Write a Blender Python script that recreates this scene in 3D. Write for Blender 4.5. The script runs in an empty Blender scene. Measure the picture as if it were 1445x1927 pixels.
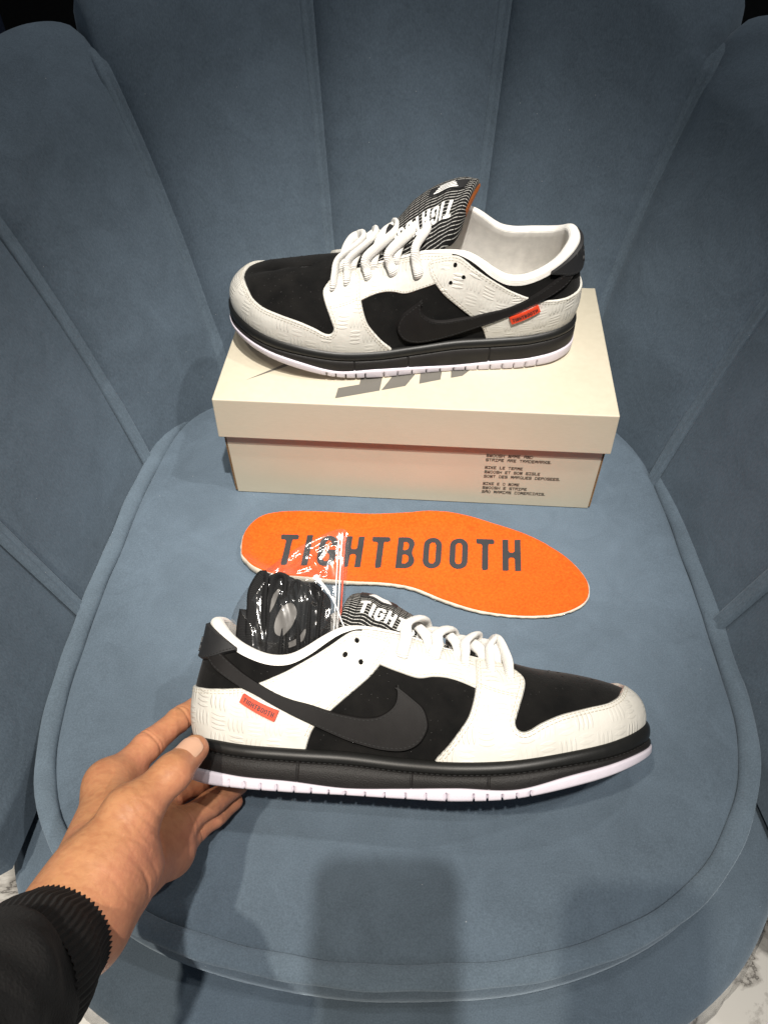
import bpy, math, random
import numpy as np
from mathutils import Matrix, Vector
from mathutils.geometry import delaunay_2d_cdt

scene = bpy.context.scene
rng = np.random.default_rng(7)
# ------------------------------------------------------------------ camera
CAM = np.array([0.0, 0.0, 0.546])          # metres; z = 0 is the top of the seat cushion
PITCH, ROLL = math.radians(48.5), math.radians(-0.9)
_fw = np.array([0, math.cos(PITCH), -math.sin(PITCH)]); _r0 = np.array([1.0, 0, 0]); _u0 = np.cross(_r0, _fw)
CR = _r0*math.cos(ROLL)+_u0*math.sin(ROLL); CU = -_r0*math.sin(ROLL)+_u0*math.cos(ROLL); CF = _fw
cam_data = bpy.data.cameras.new("camera"); cam = bpy.data.objects.new("camera", cam_data)
scene.collection.objects.link(cam)
cam_data.sensor_fit = 'VERTICAL'; cam_data.sensor_height = 24.0; cam_data.sensor_width = 18.0
cam_data.lens = 1430/1927*24; cam_data.clip_start = 0.01; cam_data.clip_end = 100
m = Matrix.Identity(4)
for i in range(3):
    m[i][0], m[i][1], m[i][2], m[i][3] = CR[i], CU[i], -CF[i], CAM[i]
cam.matrix_world = m
scene.camera = cam
# ------------------------------------------------------------------ light
world = bpy.data.worlds.new("World"); scene.world = world; world.use_nodes = True
bg = world.node_tree.nodes["Background"]; bg.inputs[0].default_value = (0.80, 0.90, 1.0, 1); bg.inputs[1].default_value = 0.125
def lamp(name, loc, target, watts, radius, col, cone=100):
    d = bpy.data.lights.new(name, 'SPOT'); d.energy = watts; d.shadow_soft_size = radius; d.color = col
    d.spot_size = math.radians(cone); d.spot_blend = 1.0
    o = bpy.data.objects.new(name, d); scene.collection.objects.link(o); o.location = loc
    o.rotation_euler = (Vector(target)-Vector(loc)).to_track_quat('-Z', 'Y').to_euler()
    return o
WARM = (1.0, 0.90, 0.76); NEUT = (1.0, 0.95, 0.88)
lamp("spot_lamp", (-0.085, -0.44, 2.1), (-0.07, -0.38, 0), 160, 0.020, NEUT, 60)
lamp("spot_lamp", (-0.54, -0.385, 2.1), (-0.46, -0.30, 0), 146, 0.020, WARM, 60)
lamp("spot_lamp", (0.15, -0.30, 2.1), (0.02, 0.50, 0.12), 295, 0.022, NEUT, 20)
lamp("spot_lamp", (0.05, 0.16, 2.1), (0.05, 0.16, 0), 24, 0.025, NEUT, 54)
lamp("spot_lamp", (0.95, 0.05, 2.1), (-0.24, 0.62, 0.25), 72, 0.025, NEUT, 42)  # added spot to lift the left back panels; no such lamp is known
scene.view_settings.view_transform = 'Standard'; scene.view_settings.look = 'None'
scene.view_settings.gamma = 1.0; scene.view_settings.use_curve_mapping = False
scene.view_settings.exposure = 0.0
scene.render.engine = 'CYCLES'
scene.cycles.max_bounces = 8; scene.cycles.transparent_max_bounces = 12
scene.cycles.use_denoising = True

# ------------------------------------------------------------------ helpers
def link(o, parent=None):
    scene.collection.objects.link(o)
    if parent is not None: o.parent = parent
    return o
def thing(name, label, cat, loc=(0, 0, 0), group=None):
    o = bpy.data.objects.new(name, None); o.empty_display_size = 0.02; link(o)
    o.location = loc; o["label"] = label; o["category"] = cat
    if group: o["group"] = group
    return o
def tag(o, label, cat, group=None):
    o["label"] = label; o["category"] = cat
    if group: o["group"] = group
    return o
def mesh(name, V, F, mat, parent=None, smooth=True, pat=None, kind=None, label=None):
    me = bpy.data.meshes.new(name)
    V = np.asarray(V, float)
    me.from_pydata(V.tolist(), [], [list(map(int, f)) for f in F])
    if pat is not None:
        at = me.attributes.new("pat", 'FLOAT_VECTOR', 'POINT')
        p = np.zeros((len(V), 3)); pp = np.asarray(pat, float); p[:, :pp.shape[1]] = pp
        at.data.foreach_set("vector", p.ravel())
    if smooth: me.polygons.foreach_set("use_smooth", [True]*len(me.polygons))
    me.materials.append(mat); me.update()
    o = bpy.data.objects.new(name, me); link(o, parent)
    if kind: o["kind"] = kind
    if label: o["label"] = label
    return o
class MB:
    def __init__(s): s.V = []; s.F = []; s.P = []; s.n = 0
    def add(s, V, F, P=None):
        V = np.asarray(V, float).reshape(-1, 3); s.V.append(V)
        s.F += [[int(i)+s.n for i in f] for f in F]; s.n += len(V)
        P = np.zeros((len(V), 3)) if P is None else np.asarray(P, float)
        if P.shape[1] < 3: P = np.c_[P, np.zeros((len(P), 3-P.shape[1]))]
        s.P.append(P)
    def build(s, name, mat, parent=None, smooth=True, kind=None, label=None, xf=None, flip=False):
        V = np.vstack(s.V); F = s.F
        if xf is not None: V = xf(V)
        if flip: F = [f[::-1] for f in F]
        return mesh(name, V, F, mat, parent, smooth, np.vstack(s.P), kind, label)
def grid_faces(n, m_, wrap_i=False, wrap_j=False):
    i, j = np.meshgrid(np.arange(n if wrap_i else n-1), np.arange(m_ if wrap_j else m_-1), indexing='ij')
    i2, j2 = (i+1) % n, (j+1) % m_
    return np.stack([i*m_+j, i2*m_+j, i2*m_+j2, i*m_+j2], -1).reshape(-1, 4)
def catmull(P, n, closed=False):
    P = np.asarray(P, float); N = len(P)
    seg = N if closed else N-1
    u = np.linspace(0, seg, n, endpoint=not closed); i = np.minimum(u.astype(int), seg-1); f = (u-i)[:, None]
    if closed: g = lambda k: P[k % N]
    else:
        Q = np.vstack([2*P[0]-P[1], P, 2*P[-1]-P[-2]]); g = lambda k: Q[np.clip(k+1, 0, N+1)]
    a, b, c, d = g(i-1), g(i), g(i+1), g(i+2)
    return 0.5*((2*b)+(c-a)*f+(2*a-5*b+4*c-d)*f**2+(3*b-a-3*c+d)*f**3)
def resample(P, ds, closed=True):
    P = np.asarray(P, float); Q = np.vstack([P, P[:1]]) if closed else P
    s = np.r_[0, np.cumsum(np.linalg.norm(np.diff(Q, axis=0), axis=1))]
    n = max(int(round(s[-1]/ds)), 3); u = np.linspace(0, s[-1], n, endpoint=not closed) if closed else np.linspace(0, s[-1], n+1)
    return np.stack([np.interp(u, s, Q[:, k]) for k in range(Q.shape[1])], -1)
def inside(poly, pts):
    x, y = pts[:, 0][:, None], pts[:, 1][:, None]
    a = poly; b = np.roll(poly, -1, 0)
    c = ((a[:, 1] > y) != (b[:, 1] > y)) & (x < (b[:, 0]-a[:, 0])*(y-a[:, 1])/(b[:, 1]-a[:, 1]+1e-12)+a[:, 0])
    return c.sum(1) % 2 == 1
def edge_dist(poly, pts):
    a = poly[None]; b = np.roll(poly, -1, 0)[None]; p = pts[:, None]
    ab = b-a; t = np.clip(((p-a)*ab).sum(-1)/np.maximum((ab**2).sum(-1), 1e-12), 0, 1)
    return np.linalg.norm(p-a-ab*t[..., None], axis=-1).min(1)
def area(p): return 0.5*np.sum(p[:, 0]*np.roll(p[:, 1], -1)-np.roll(p[:, 0], -1)*p[:, 1])
def ring_normals(p):
    d = np.roll(p, -1, 0)-np.roll(p, 1, 0); d /= np.maximum(np.linalg.norm(d, axis=1, keepdims=True), 1e-9)
    return np.stack([-d[:, 1], d[:, 0]], -1)       # points inward for a counter-clockwise ring
def patch(mb, outer, mapfn, h, ds=2.0, g=3.0, bev=0.7, holes=(), lift=-0.4, edge=0.35, res=True):
    """a raised plate with a rounded rim cut to a 2-D outline and laid on a surface"""
    outer = np.asarray(outer, float)
    if area(outer) < 0: outer = outer[::-1]
    o = resample(outer, ds) if res else outer
    if bev:
        ins = o+ring_normals(o)*bev
    else: ins = o
    hs = []
    for q in holes:
        q = np.asarray(q, float)
        if area(q) < 0: q = q[::-1]
        hs.append(resample(q, ds) if res else q)
    lo, hi = o.min(0), o.max(0)
    if g:
        X, Y = np.meshgrid(np.arange(lo[0]+g/2, hi[0], g), np.arange(lo[1]+g/2, hi[1], g))
        G = np.c_[X.ravel(), Y.ravel()]
        if len(G):
            k = inside(ins, G) & (edge_dist(ins, G) > 0.5*g)
            for q in hs: k &= ~inside(q, G) & (edge_dist(q, G) > 0.4*g)
            G = G[k]
    else: G = np.zeros((0, 2))
    pts = [ins]+hs+[G]; allp = np.vstack(pts); edges = []; st = 0
    for q in [ins]+hs:
        n = len(q); edges += [(st+i, st+(i+1) % n) for i in range(n)]; st += n
    r = delaunay_2d_cdt([Vector(p) for p in allp], edges, [], 0, 1e-6)
    P2 = np.array([tuple(v) for v in r[0]]); tri = [t for t in r[2]]
    T = np.array([[t[0], t[1], t[2]] for t in tri]); cen = P2[T].mean(1)
    k = inside(ins, cen)
    for q in hs: k &= ~inside(q, cen)
    T = T[k]
    top = mapfn(P2, np.full(len(P2), h))
    mb.add(top, T, P2)
    no = len(o)
    rows = [mapfn(ins, np.full(no, h)), mapfn(o, np.full(no, lift+(h-lift)*edge if not bev else h*0.45)), mapfn(o, np.full(no, lift))]
    V = np.stack(rows, 0).reshape(-1, 3)
    f = grid_faces(3, no, wrap_j=True)[:, ::-1]
    mb.add(V, f[:, ::-1] if False else f, np.vstack([ins, o, o]))
    for q in hs:
        n = len(q); V = np.stack([mapfn(q, np.full(n, h)), mapfn(q, np.full(n, lift))], 0).reshape(-1, 3)
        mb.add(V, grid_faces(2, n, wrap_j=True), np.vstack([q, q]))
def tube(mb, P, r, sides=10, r2=None, up=(0, 0, 1), caps=True):
    P = np.asarray(P, float); n = len(P); r = np.broadcast_to(np.asarray(r, float), (n,)); r2 = r if r2 is None else np.broadcast_to(np.asarray(r2, float), (n,))
    t = np.gradient(P, axis=0); t /= np.maximum(np.linalg.norm(t, axis=1, keepdims=True), 1e-12)
    s = np.cross(t[0], up)
    if np.linalg.norm(s) < 1e-3: s = np.cross(t[0], (1, 0.2, 0))
    S = []
    for i in range(n):
        s = s-t[i]*(s@t[i]); s /= max(np.linalg.norm(s), 1e-9); S.append(s.copy())
    S = np.array(S); B = np.cross(S, t)
    th = np.linspace(0, 2*np.pi, sides, endpoint=False)
    V = P[:, None]+S[:, None]*(r[:, None]*np.cos(th))[..., None]+B[:, None]*(r2[:, None]*np.sin(th))[..., None]
    L = np.r_[0, np.cumsum(np.linalg.norm(np.diff(P, axis=0), axis=1))]
    pat = np.stack(np.broadcast_arrays(L[:, None]*1000, (th*np.mean(r)*1000)[None]), -1).reshape(-1, 2)
    F = [list(f) for f in grid_faces(n, sides, wrap_j=True)]
    if caps: F += [list(range(sides))[::-1], [(n-1)*sides+k for k in range(sides)]]
    mb.add(V.reshape(-1, 3), F, pat)
def box_mb(mb, lo, hi):
    x0, y0, z0 = lo; x1, y1, z1 = hi
    V = [(x0, y0, z0), (x1, y0, z0), (x1, y1, z0), (x0, y1, z0), (x0, y0, z1), (x1, y0, z1), (x1, y1, z1), (x0, y1, z1)]
    mb.add(V, [(0, 3, 2, 1), (4, 5, 6, 7), (0, 1, 5, 4), (1, 2, 6, 5), (2, 3, 7, 6), (3, 0, 4, 7)])

# ------------------------------------------------------------------ materials
class NT:
    def __init__(s, name):
        s.m = bpy.data.materials.new(name); s.m.use_nodes = True; s.t = s.m.node_tree
        s.b = s.t.nodes["Principled BSDF"]; s.out = s.t.nodes["Material Output"]
    def n(s, typ, **kw):
        o = s.t.nodes.new(typ)
        for k, v in kw.items(): setattr(o, k, v)
        return o
    def l(s, a, b): s.t.links.new(a, b)
    def set(s, **kw):
        for k, v in kw.items():
            k = k.replace('_', ' ')
            if k in s.b.inputs: s.b.inputs[k].default_value = v
    def val(s, x):
        return x
    def math(s, op, a, b=None, c=None, clamp=False):
        o = s.n('ShaderNodeMath', operation=op); o.use_clamp = clamp
        for i, x in enumerate((a, b, c)):
            if x is None: continue
            if hasattr(x, 'is_linked') or hasattr(x, 'node'): s.l(x, o.inputs[i])
            else: o.inputs[i].default_value = x
        return o.outputs[0]
    def coord(s, kind='Object', scale=(1, 1, 1), rot=(0, 0, 0)):
        mp = s.n('ShaderNodeMapping'); mp.inputs['Scale'].default_value = scale; mp.inputs['Rotation'].default_value = rot
        if kind == 'pat':
            a = s.n('ShaderNodeAttribute'); a.attribute_name = 'pat'; s.l(a.outputs['Vector'], mp.inputs['Vector'])
        else:
            a = s.n('ShaderNodeTexCoord'); s.l(a.outputs[kind], mp.inputs['Vector'])
        return mp.outputs[0]
    def noise(s, vec, scale, detail=3, rough=0.55, dist=0):
        o = s.n('ShaderNodeTexNoise'); s.l(vec, o.inputs['Vector'])
        o.inputs['Scale'].default_value = scale; o.inputs['Detail'].default_value = detail
        o.inputs['Roughness'].default_value = rough; o.inputs['Distortion'].default_value = dist
        return o.outputs['Fac']
    def ramp(s, fac, stops):
        o = s.n('ShaderNodeValToRGB'); s.l(fac, o.inputs[0]); e = o.color_ramp.elements
        while len(e) < len(stops): e.new(0.5)
        for q, (p, c) in zip(e, stops):
            q.position = p; q.color = (*c, 1) if len(c) == 3 else c
        return o.outputs[0]
    def mix(s, fac, a, b, blend='MIX'):
        o = s.n('ShaderNodeMix', data_type='RGBA', blend_type=blend)
        for sock, x in ((o.inputs['Factor'], fac), (o.inputs['A'], a), (o.inputs['B'], b)):
            if hasattr(x, 'node'): s.l(x, sock)
            elif isinstance(x, (int, float)): sock.default_value = x
            else: sock.default_value = (*x, 1)
        # the RGBA sockets are the last A/B pair
        for nm, x in (('A', a), ('B', b)):
            sk = [q for q in o.inputs if q.name == nm and q.type == 'RGBA'][0]
            if hasattr(x, 'node'): s.l(x, sk)
            elif not isinstance(x, (int, float)): sk.default_value = (*x, 1)
        return [q for q in o.outputs if q.type == 'RGBA'][0]
    def bump(s, h, strength=0.3, dist=0.001, prev=None):
        o = s.n('ShaderNodeBump'); o.inputs['Strength'].default_value = strength; o.inputs['Distance'].default_value = dist
        s.l(h, o.inputs['Height'])
        if prev is not None: s.l(prev, o.inputs['Normal'])
        return o.outputs[0]
    def color(s, c): s.l(c, s.b.inputs['Base Color'])
    def normal(s, n): s.l(n, s.b.inputs['Normal'])
def rgb(r, g, b):
    f = lambda c: c/12.92 if c <= 0.04045 else ((c+0.055)/1.055)**2.4
    return tuple(f(v/255) for v in (r, g, b))
def plain(name, c, rough=0.6, nscale=None, nstr=0.2, ndist=0.0005, var=0.12, kind='Object', **kw):
    t = NT(name); t.set(Base_Color=(*c, 1), Roughness=rough, **kw)
    if nscale:
        v = t.coord(kind); f = t.noise(v, nscale, 4)
        t.normal(t.bump(f, nstr, ndist))
        f2 = t.noise(v, nscale*0.13, 3)
        t.color(t.ramp(f2, [(0.3, tuple(x*(1-var) for x in c)), (0.7, tuple(min(1, x*(1+var)) for x in c))]))
    return t.m
def velvet(name, c, light=1.0):
    t = NT(name); v = t.coord('Object')
    big = t.noise(v, 7.5, 4, 0.6, 0.8); mid = t.noise(v, 26, 4, 0.65, 1.2)
    sv = t.coord('Object', (1, 1, 0.35)); fine = t.noise(sv, 900, 2, 0.7)
    wv = t.noise(t.coord('Object', (2600, 500, 500)), 1.0, 2, 0.6)
    a = tuple(x*0.80 for x in c); b = tuple(x*1.22 for x in c)
    c1 = t.ramp(big, [(0.34, a), (0.66, b)])
    c2 = t.mix(0.45, c1, t.ramp(mid, [(0.35, tuple(x*0.78 for x in c)), (0.7, tuple(x*1.25 for x in c))]))
    c3 = t.mix(0.30, c2, t.ramp(fine, [(0.30, tuple(x*0.5 for x in c)), (0.72, tuple(min(1, x*1.7) for x in c))]))
    vo = t.n('ShaderNodeTexVoronoi'); t.l(v, vo.inputs['Vector']); vo.inputs['Scale'].default_value = 62
    lint = t.math('LESS_THAN', vo.outputs['Distance'], 0.022)
    c4 = t.mix(t.math('MULTIPLY', lint, 0.5), c3, (0.6, 0.6, 0.6))
    t.color(c4); t.set(Diffuse_Roughness=0.5, Roughness=0.9, Sheen_Weight=0.16*light, Sheen_Roughness=0.42, Specular_IOR_Level=0.15)
    t.b.inputs['Sheen Tint'].default_value = (0.72, 0.86, 1.0, 1)
    n1 = t.bump(fine, 0.22, 0.0005); n2 = t.bump(mid, 0.35, 0.0022, n1)
    t.normal(n2)
    return t.m
def leather_white():
    t = NT("white_embossed_leather"); v = t.coord('pat'); sep = t.n('ShaderNodeSeparateXYZ'); t.l(v, sep.inputs[0])
    wob = t.math('MULTIPLY', t.noise(v, 0.02, 1), 3.0)
    x = t.math('DIVIDE', t.math('ADD', sep.outputs[0], wob), 13.0); y = t.math('DIVIDE', t.math('ADD', sep.outputs[1], 3.0), 12.5)
    cx, cy = t.math('FLOOR', x), t.math('FLOOR', y); fx, fy = t.math('FRACT', x), t.math('FRACT', y)
    par = t.math('MODULO', t.math('ABSOLUTE', t.math('ADD', cx, cy)), 2.0)
    inv = t.math('SUBTRACT', 1.0, par)
    p = t.math('ADD', t.math('MULTIPLY', fx, inv), t.math('MULTIPLY', fy, par))
    q = t.math('ADD', t.math('MULTIPLY', fy, inv), t.math('MULTIPLY', fx, par))
    st = t.math('ABSOLUTE', t.math('SUBTRACT', t.math('FRACT', t.math('MULTIPLY', q, 4.0)), 0.5))
    c = t.math('MULTIPLY', t.math('SUBTRACT', t.math('MULTIPLY', p, 2.0), 1.0), 1.12)
    lens = t.math('MULTIPLY', t.math('SUBTRACT', 0.92, t.math('MULTIPLY', c, c)), 0.46)
    h = t.math('MULTIPLY', t.math('SUBTRACT', lens, st), 6.0, clamp=True)
    wn = t.n('ShaderNodeTexWhiteNoise', noise_dimensions='2D'); cv = t.n('ShaderNodeCombineXYZ'); t.l(cx, cv.inputs[0]); t.l(cy, cv.inputs[1]); t.l(cv.outputs[0], wn.inputs['Vector'])
    h = t.math('MULTIPLY', h, t.math('MULTIPLY', t.math('SUBTRACT', wn.outputs['Value'], 0.12), 1.25, clamp=True))
    grain = t.noise(v, 1.6, 3); soft = t.noise(v, 0.10, 2)
    n0 = t.bump(grain, 0.12, 0.0003); n1 = t.bump(soft, 0.3, 0.0018, n0); n2 = t.bump(h, 0.55, 0.0008, n1)
    t.normal(n2)
    t.color(t.ramp(t.noise(v, 0.04, 3), [(0.3, (0.545, 0.525, 0.475)), (0.7, (0.63, 0.61, 0.56))]))
    t.set(Roughness=0.42, Specular_IOR_Level=0.45)
    return t.m
def suede():
    t = NT("black_suede"); v = t.coord('Object')
    vo = t.n('ShaderNodeTexVoronoi'); t.l(v, vo.inputs['Vector']); vo.inputs['Scale'].default_value = 330
    lint = t.math('LESS_THAN', vo.outputs['Distance'], 0.05)
    base = t.ramp(t.noise(v, 60, 3), [(0.3, (0.003, 0.003, 0.003)), (0.7, (0.008, 0.0075, 0.007))])
    t.color(t.mix(t.math('MULTIPLY', lint, 0.35), base, (0.35, 0.34, 0.33)))
    t.set(Roughness=0.95, Sheen_Weight=0.05, Sheen_Roughness=0.5, Specular_IOR_Level=0.12)
    t.normal(t.bump(t.noise(v, 900, 2), 0.5, 0.0006))
    return t.m
def ribbed(name, c, period=1.4, axis=0, strength=0.5, rough=0.85, dist=0.0006, **kw):
    t = NT(name); v = t.coord('pat'); sep = t.n('ShaderNodeSeparateXYZ'); t.l(v, sep.inputs[0])
    w = t.math('SINE', t.math('MULTIPLY', sep.outputs[axis], 2*math.pi/period))
    nz = t.noise(v, 0.9, 3)
    n1 = t.bump(w, strength, dist); t.normal(t.bump(nz, 0.25, 0.0005, n1))
    t.color(t.ramp(t.noise(v, 0.12, 3), [(0.3, tuple(x*0.9 for x in c)), (0.7, tuple(min(1, x*1.06) for x in c))]))
    t.set(Roughness=rough, Specular_IOR_Level=0.25, **kw)
    return t.m
def tongue_cloth():
    t = NT("black_dashed_tongue_cloth"); v = t.coord('pat'); sep = t.n('ShaderNodeSeparateXYZ'); t.l(v, sep.inputs[0])
    wob = t.math('MULTIPLY', t.math('SUBTRACT', t.noise(v, 0.06, 1), 0.5), 1.2)
    yy = t.math('DIVIDE', t.math('ADD', sep.outputs[1], wob), 2.55)
    fy = t.math('ABSOLUTE', t.math('SUBTRACT', t.math('FRACT', yy), 0.5))
    fx = t.math('FRACT', t.math('DIVIDE', sep.outputs[0], 4.6))
    line = t.math('MULTIPLY', t.math('LESS_THAN', fy, 0.095), t.math('GREATER_THAN', fx, 0.10))
    t.color(t.mix(line, (0.008, 0.008, 0.008), (0.46, 0.45, 0.42)))
    t.normal(t.bump(t.math('SUBTRACT', 1.0, fy), 0.7, 0.0008, t.bump(t.noise(v, 2.2, 2), 0.3, 0.0005)))
    t.set(Roughness=0.85, Specular_IOR_Level=0.2)
    return t.m
def film(name="clear_plastic_film", tint=(0.98, 0.98, 0.98)):
    t = NT(name); v = t.coord('Object')
    tr = t.n('ShaderNodeBsdfTransparent'); tr.inputs[0].default_value = (*tint, 1)
    gl = t.n('ShaderNodeBsdfGlossy'); gl.inputs['Roughness'].default_value = 0.125
    n1 = t.bump(t.noise(v, 60, 2, 0.45, 0.8), 0.25, 0.003); t.l(n1, gl.inputs['Normal'])
    lw = t.n('ShaderNodeLayerWeight'); lw.inputs['Blend'].default_value = 0.35; t.l(n1, lw.inputs['Normal'])
    mx = t.n('ShaderNodeMixShader'); t.l(t.math('ADD', t.math('MULTIPLY', lw.outputs['Facing'], 0.40), 0.10), mx.inputs[0])
    df = t.n('ShaderNodeBsdfDiffuse'); df.inputs[0].default_value = (0.9, 0.9, 0.9, 1); t.l(n1, df.inputs['Normal'])
    m2 = t.n('ShaderNodeMixShader'); m2.inputs[0].default_value = 0.012; t.l(tr.outputs[0], m2.inputs[1]); t.l(df.outputs[0], m2.inputs[2])
    t.l(m2.outputs[0], mx.inputs[1]); t.l(gl.outputs[0], mx.inputs[2]); t.l(mx.outputs[0], t.out.inputs['Surface'])
    return t.m
def marble():
    t = NT("white_marble_floor"); v = t.coord('Object')
    n = t.noise(v, 3.0, 8, 0.65, 2.2)
    vein = t.math('ABSOLUTE', t.math('SUBTRACT', n, 0.5))
    c = t.ramp(vein, [(0.0, (0.13, 0.12, 0.11)), (0.012, (0.45, 0.43, 0.40)), (0.05, (0.72, 0.70, 0.66)), (1.0, (0.78, 0.76, 0.72))])
    t.color(c); t.set(Roughness=0.18)
    return t.m
def cardboard():
    t = NT("cream_box_card"); v = t.coord('Object'); n = t.noise(v, 9, 3); f = t.noise(t.coord('Object', (1, 1, 9)), 160, 2)
    t.color(t.mix(0.25, t.ramp(n, [(0.3, rgb(190, 182, 162)), (0.7, rgb(198, 190, 171))]), t.ramp(f, [(0.3, rgb(184, 176, 156)), (0.7, rgb(204, 196, 177))])))
    t.set(Roughness=0.48, Specular_IOR_Level=0.35); t.normal(t.bump(f, 0.08, 0.0004, t.bump(n, 0.25, 0.002)))
    return t.m
def orange_felt():
    t = NT("orange_felt"); v = t.coord('Object'); n = t.noise(v, 420, 4, 0.75); b = t.noise(v, 45, 3)
    c = (0.88, 0.120, 0.006)
    t.color(t.mix(0.45, t.ramp(b, [(0.3, (0.62, 0.070, 0.003)), (0.7, (0.72, 0.092, 0.005))]), t.ramp(n, [(0.3, (0.52, 0.045, 0.003)), (0.72, (0.90, 0.17, 0.016))])))
    t.set(Roughness=0.95, Sheen_Weight=0.15, Specular_IOR_Level=0.15); t.normal(t.bump(n, 0.7, 0.0012))
    return t.m
def skin():
    t = NT("skin"); v = t.coord('Object')
    big = t.noise(v, 26, 4, 0.6); sm = t.noise(v, 240, 3, 0.65)
    wr = t.noise(t.coord('Object', (150, 260, 330), (0.5, 0.3, 0.7)), 1.0, 3, 0.55, 0.5)
    c1 = t.ramp(big, [(0.30, (0.43, 0.185, 0.088)), (0.50, (0.49, 0.235, 0.112)), (0.72, (0.52, 0.210, 0.128))])
    c2 = t.mix(0.30, c1, t.ramp(wr, [(0.34, (0.32, 0.115, 0.055)), (0.6, (0.54, 0.27, 0.13))]))
    at = t.n('ShaderNodeAttribute'); at.attribute_name = 'pat'; sp = t.n('ShaderNodeSeparateXYZ'); t.l(at.outputs['Vector'], sp.inputs[0])
    c3 = t.mix(sp.outputs[0], c2, t.mix(0.45, c2, (0.64, 0.24, 0.16)))
    t.color(c3)
    t.set(Roughness=0.48, Subsurface_Weight=0.06, Subsurface_Scale=0.004, Specular_IOR_Level=0.35)
    t.b.inputs['Subsurface Radius'].default_value = (1.0, 0.35, 0.2)
    n1 = t.bump(sm, 0.32, 0.0006); n2 = t.bump(wr, 0.28, 0.0008, n1); t.normal(n2)
    return t.m
M_VELVET = velvet("blue_velvet", (0.099, 0.132, 0.168)); M_WELT = velvet("blue_velvet_welt", (0.114, 0.151, 0.189))
M_NAVY = velvet("navy_velvet", (0.022, 0.032, 0.062), 0.4)
M_LEATHER = leather_white(); M_SUEDE = suede()
M_SWOOSH = plain("charcoal_leather", (0.0105, 0.0096, 0.0095), 0.62, 900, 0.15, 0.0003, Specular_IOR_Level=0.14)
M_TAB = plain("black_leather_tab", (0.013, 0.013, 0.014), 0.6, 900, 0.2, 0.0004)
M_STITCH_W = plain("cream_thread", (0.40, 0.37, 0.31), 0.8); M_STITCH_K = plain("black_thread", (0.006, 0.006, 0.006), 0.8)
M_RAND = plain("black_rubber_band", (0.0105, 0.0105, 0.010), 0.42, 1500, 0.15, 0.0003, Specular_IOR_Level=0.35)
M_FOX = plain("black_rubber_sidewall", (0.0120, 0.0108, 0.0104), 0.55, 1300, 0.5, 0.0006, Specular_IOR_Level=0.3)
M_OUT = plain("lavender_white_rubber", (0.66, 0.61, 0.68), 0.5, 700, 0.2, 0.0005, 0.04)
M_LINING = ribbed("white_lining_cloth", (0.74, 0.715, 0.67), 1.1, 1, 0.22, Sheen_Weight=0.2)
M_LACE = ribbed("white_lace_cord", (0.72, 0.70, 0.66), 1.1, 0, 0.5, 0.9, 0.0005, Sheen_Weight=0.2)
M_TONGUE = tongue_cloth(); M_PRINTW = plain("white_print", (0.82, 0.81, 0.78), 0.5)
M_ORLAB = plain("orange_label", (0.62, 0.15, 0.008), 0.8, 500, 0.3); M_TAG = plain("red_orange_tag", (0.60, 0.045, 0.010), 0.6, 900, 0.25)
M_PRINTK = plain("black_print", (0.014, 0.014, 0.014), 0.6); M_INPRINT = plain("charcoal_felt_print", (0.030, 0.030, 0.033), 0.9, 500, 0.5, 0.0008)
M_HOLE = plain("dark_hole", (0.004, 0.004, 0.004), 0.9); M_CARD = cardboard(); M_BROWN = plain("brown_corrugated_edge", (0.20, 0.115, 0.05), 0.85, 300, 0.5)
M_BAGPRINT = plain('bag_print_grey', (0.12, 0.115, 0.11), 0.4); M_GREY = plain("grey_box_print", rgb(102, 99, 93), 0.5); M_TXT = plain("dark_box_text", rgb(66, 58, 50), 0.55)
M_FELT = orange_felt(); M_FOAM = plain("pale_foam", (0.62, 0.55, 0.45), 0.9, 500, 0.5, 0.0006)
M_SKIN = skin(); M_NAIL = plain("thumb_nail_surface", (0.68, 0.40, 0.27), 0.28)
M_CUFF = plain("black_rib_knit", (0.006, 0.0055, 0.0055), 0.95, 1100, 0.5, 0.0005); M_SLEEVE = plain("black_jersey", (0.006, 0.0055, 0.0055), 0.95, 700, 0.8, 0.0008, 0.35)
M_GOLD = plain("gold", (0.75, 0.50, 0.15), 0.25, Metallic=1.0)
M_FILM = film(); M_BLACKLACE = ribbed("black_lace_cord", (0.006, 0.006, 0.0065), 1.1, 0, 0.35, 0.8)
M_MARBLE = marble(); M_BACKDROP = plain("black_backdrop", (0.004, 0.004, 0.004), 0.9, 300, 0.5)
M_ZIP = plain("red_zip_line", (0.55, 0.07, 0.03), 0.35); M_CLEAR = plain("milky_plastic", (0.75, 0.75, 0.75), 0.3)
M_METAL = plain("dark_metal", (0.02, 0.02, 0.02), 0.4); M_PHONE = plain("graphite_phone", (0.03, 0.03, 0.032), 0.3)

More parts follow.
